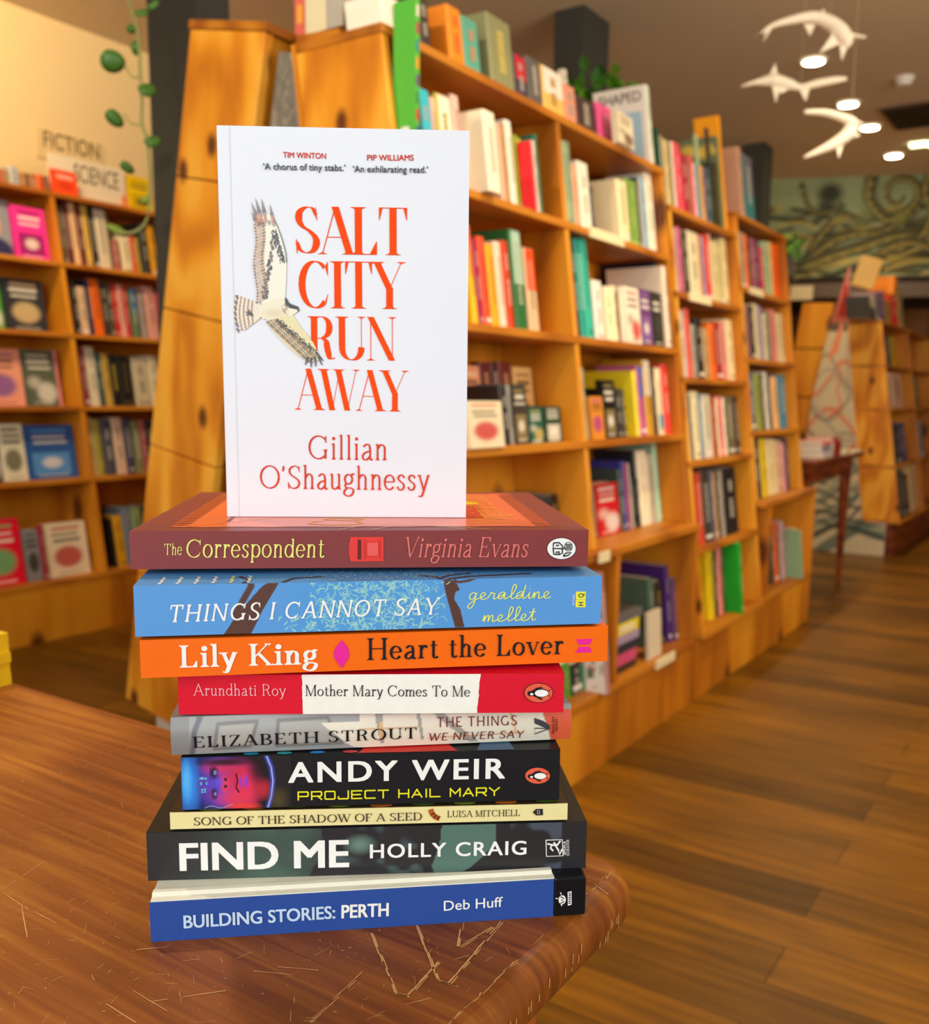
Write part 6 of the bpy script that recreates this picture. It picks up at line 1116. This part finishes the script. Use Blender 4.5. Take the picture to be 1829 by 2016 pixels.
# ------------------------------------------------------------------ ceiling: lamps, vent, smoke detector
LAMP = mat('lamp_glow', 'fff0c8', .5, emit=(1, .82, .5), es=60); RIM = mat('lamp_rim', 'f4e8d0', .4, emit=(1, .85, .5), es=.6)
for k, (x, y, lab) in enumerate(((-1.444, 5.36, 'lit ceiling downlight just below the uppermost hanging shark'), (-1.457, 6.21, 'second lit ceiling downlight, between the sharks'), (-1.452, 6.79, 'third lit ceiling downlight, beside the lowest shark head'), (-1.457, 7.63, 'lit ceiling downlight furthest back, near the mural'))):
    root = empty('downlight', (x, y, CEIL), lab, 'ceiling light', 'ceiling downlights'); n = 24; cir = lambda rr: [(rr*math.cos(t), rr*math.sin(t)) for t in np.linspace(0, 2*math.pi, n+1)[:-1]]
    MB().prism(cir(.062), -.012, -.0005, 'z').build('rim', RIM, root); MB().prism(cir(.05), -.0135, -.0121, 'z').build('lens', LAMP, root)
    spot('downlight_beam', (x, y, CEIL-.03), 34, (1, .78, .48), 120)
for x, y in ((-1.26, 7.39), (-1.16, 7.42)):
    root = empty('downlight', (x, y, CEIL), 'small pale greenish ceiling lamp %s the bulkhead' % ('towards' if y < 7.4 else 'close to'), 'ceiling light'); MB().box(-.05, .05, -.03, .03, -.02, -.001).build('lens', mat('pale_lamp', 'f0f8d0', .5, emit=(.9, 1, .6), es=4), root)
sd = empty('smoke_detector', (-1.10, 5.90, CEIL), 'white round smoke detector on the ceiling', 'smoke detector')
cir = lambda rr: [(rr*math.cos(t), rr*math.sin(t)) for t in np.linspace(0, 2*math.pi, 25)[:-1]]
MB().prism(cir(.05), -.02, 0, 'z').build('base', WHITE, sd); MB().prism(cir(.038), -.042, -.02, 'z').build('sensor', WHITE, sd)
vt = empty('ceiling_vent', (-1.0, 6.65, CEIL), 'dark slotted air vent in the ceiling', 'vent')
MB().box(-.33, .6, -.27, .27, -.012, 0).build('frame', mat('vent_frame', '8a7458', .7), vt)
for k in range(6): MB().hexa([(-.3, -.24+k*.085, -.03), (.58, -.24+k*.085, -.03), (.58, -.2+k*.085, -.03), (-.3, -.2+k*.085, -.03), (-.3, -.22+k*.085, -.012), (.58, -.22+k*.085, -.012), (.58, -.18+k*.085, -.012), (-.3, -.18+k*.085, -.012)]).build('slat', mat('vent_slat', '3a2c18', .7), vt)

# ------------------------------------------------------------------ hanging hammerhead sharks
SHK = mat('white_shark_paint', 'f6ead2', .55); WIRE = mat('nylon_line', 'b8a890', .4)
def fin(mb, a, b, c, th=.008):
    a, b, c = Vector(a), Vector(b), Vector(c); n = (b-a).cross(c-a).normalized()*th/2; i = len(mb.v); tipc = c
    mb.v += [tuple(v) for v in (a+n, b+n, c+n*.2, a-n, b-n, c-n*.2)]; mb.f += [(i, i+1, i+2), (i+5, i+4, i+3), (i, i+3, i+4, i+1), (i+1, i+4, i+5, i+2), (i+2, i+5, i+3, i)]
def shark(label, body, rad, fins, hammer, tail, flat=.85):
    root = empty('shark_model', body[len(body)//2], label, 'hanging model', 'hanging hammerhead sharks'); o = Vector(root.location)
    pts = catmull(body, 6); rr = np.interp(np.linspace(0, 1, len(pts)), np.linspace(0, 1, len(rad)), rad); n0 = MB().tube([Vector(p)-o for p in pts], rr, 14, flat=flat); n0.build('body', SHK, root, smooth=True)
    for a, b, c in fins: mb = MB(); fin(mb, *[Vector(v)-o for v in (a, b, c)]); mb.build('fin', SHK, root, bevel=.002)
    if hammer: MB().tube([Vector(p)-o for p in hammer], [.007]+[.014]*(len(hammer)-2)+[.007], 12, flat=.5).build('hammer_head', SHK, root, smooth=True)
    for t in tail: mb = MB(); fin(mb, *[Vector(v)-o for v in t], th=.01); mb.build('tail_fin', SHK, root, bevel=.002)
    top = Vector(body[len(body)//2])-o; MB().tube([top, Vector((top.x, top.y, CEIL-o.z))], .0007, 5).build('hanging_line', WIRE, root)
shark('uppermost hanging white hammerhead shark, arched like a bow', [(-1.155, 3.60, 2.318), (-1.132, 3.617, 2.342), (-1.078, 3.658, 2.364), (-1.012, 3.704, 2.377), (-.96, 3.735, 2.357), (-.928, 3.752, 2.328), (-.906, 3.762, 2.296), (-.904, 3.76, 2.272)], [.004, .009, .016, .022, .028, .034, .032, .012],
    [((-.99, 3.72, 2.37), (-.955, 3.737, 2.352), (-.983, 3.731, 2.410)), ((-.945, 3.735, 2.32), (-.925, 3.75, 2.285), (-.98, 3.703, 2.250)), ((-.925, 3.75, 2.29), (-.895, 3.765, 2.285), (-.911, 3.743, 2.224)), ((-1.035, 3.688, 2.352), (-1.0, 3.705, 2.35), (-1.012, 3.691, 2.310))],
    [(-.95, 3.72, 2.318), (-.925, 3.745, 2.322), (-.902, 3.766, 2.316), (-.848, 3.80, 2.307)], [((-1.148, 3.603, 2.33), (-1.12, 3.625, 2.35), (-1.186, 3.574, 2.298)), ((-1.14, 3.61, 2.33), (-1.125, 3.62, 2.338), (-1.149, 3.596, 2.286))])
shark('middle hanging white hammerhead shark with a raised back fin', [(-1.205, 3.66, 2.176), (-1.165, 3.689, 2.184), (-1.138, 3.707, 2.186), (-1.088, 3.737, 2.172), (-1.053, 3.759, 2.163), (-1.003, 3.796, 2.178), (-.952, 3.832, 2.190), (-.917, 3.856, 2.195)], [.006, .02, .028, .022, .012, .017, .015, .007],
    [((-1.155, 3.70, 2.20), (-1.125, 3.715, 2.20), (-1.137, 3.716, 2.249)), ((-1.14, 3.70, 2.165), (-1.115, 3.715, 2.16), (-1.123, 3.701, 2.104)), ((-1.06, 3.755, 2.16), (-1.025, 3.78, 2.165), (-1.033, 3.762, 2.111)), ((-1.12, 3.71, 2.16), (-1.08, 3.74, 2.16), (-1.112, 3.715, 2.139))],
    [(-1.235, 3.638, 2.163), (-1.21, 3.656, 2.172), (-1.19, 3.67, 2.178), (-1.165, 3.69, 2.185)], [])
shark('lowest hanging white hammerhead shark, its body bent into a hook', [(-.975, 3.541, 2.014), (-.92, 3.577, 2.013), (-.869, 3.608, 1.998), (-.836, 3.627, 1.978), (-.838, 3.622, 1.955), (-.852, 3.608, 1.932), (-.893, 3.575, 1.899), (-.963, 3.521, 1.859)], [.008, .013, .016, .022, .028, .026, .019, .004],
    [((-.875, 3.59, 1.905), (-.85, 3.608, 1.92), (-.862, 3.588, 1.857)), ((-.835, 3.625, 1.955), (-.825, 3.635, 1.93), (-.806, 3.64, 1.938))], [(-.85, 3.618, 1.99), (-.825, 3.634, 1.98), (-.8, 3.65, 1.972)], [])

# ------------------------------------------------------------------ red side table behind the end bookcase, with books on it
st2 = empty('side_table', (-1.3, 5.2, 0), 'dark red side table with slim tapered legs at the end of the bookcases', 'table')
MB().box(-.36, .15, -.5, .6, .73, .752).build('table_top', REDWOOD, st2, bevel=.004)
MB().box(-.30, .09, -.45, .54, .63, .73).build('apron', REDWOOD, st2)
for lx, ly in ((.06, .47), (.06, -.42), (-.29, .47), (-.29, -.42)):
    MB().hexa([(lx+.008, ly+.008, 0), (lx+.032, ly+.008, 0), (lx+.032, ly+.032, 0), (lx+.008, ly+.032, 0), (lx-.008, ly-.008, .73), (lx+.048, ly-.008, .73), (lx+.048, ly+.048, .73), (lx-.008, ly+.048, .73)]).build('leg', REDWOOD, st2)
def lying(loc, sx, sy, h, c, lab, rz=0): return flat_book('book', loc, sx, sy, h, c, lab, 0, rz)
z = .7525
for k, (x, y, sx, sy, h, c, lab) in enumerate(((-1.17, 4.95, .15, .2, .03, 'd8c8c0', 'pale chequered book lying low on the red side table'), (-1.17, 5.16, .15, .16, .075, 'a02a20', 'thick red book on the red side table'), (-1.16, 5.34, .16, .18, .022, 'ead8ac', 'cream book lying open-edged on the red side table'), (-1.15, 5.54, .18, .22, .012, 'e8d4b0', 'glossy cream booklet at the red side table corner'))):
    lying((x, y, z), sx, sy, h, c, lab)
lying((-1.18, 4.96, z+.0304), .14, .19, .03, '8a8a98', 'grey chequered book on the pale one on the side table'); lying((-1.18, 4.97, z+.0608), .14, .2, .022, 'e0807a', 'pink book on top of the chequered books on the side table'); lying((-1.18, 5.17, z+.0754), .13, .15, .02, 'b8584a', 'faded red book on the thick red book on the side table')

# ------------------------------------------------------------------ clutter on the distant bookcase
bx = empty('paper_parcel', (-1.50, 7.05, 1.80), 'kraft paper parcel perched on top of the distant bookcase', 'parcel'); bx.rotation_euler = (0, .3, .2)
MB().box(-.06, .08, -.04, .04, .0, .2).build('parcel', mat('kraft_paper', 'c09a58', .8), bx); 
bx2 = empty('box', (-1.38, 7.25, 1.76), 'orange box on top of the distant bookcase beside the parcel', 'box'); MB().box(-.06, .07, -.06, .06, 0, .11).build('carton', mat('orange_card', 'f08a1c', .6), bx2); MB().box(-.061, .071, -.061, .061, .11, .118).build('lid', mat('orange_card_lid', 'e07a14', .6), bx2)
bs = empty('sign', (-.98, 9.0, 1.6), 'blue oval sign at the back above the distant shelves', 'sign'); pa = Paint(40, 24, '3a7a98', .5, .22); pa.blob(.05, .12, .05, .05, 'd88a80', 1, .3); pa.blob(.4, .08, .05, .05, 'd0c4b0', .9, .3)
pa.build('print', lambda u, v: np.stack([u*.5, np.full(len(u), -.002), v*.22], 1), ARTM, bs); MB().box(0, .5, 0, .02, 0, .22).build('board', WHITE, bs)
sg = empty('sign', (-2.23, 8.005, 1.83), 'small cream sign under the grey rail at the back of the shop', 'sign'); sg.rotation_euler = (0, 0, math.atan2(dv[1], dv[0])); MB().box(0, .17, -.02, 0, 0, .11).build('board', CARD, sg)
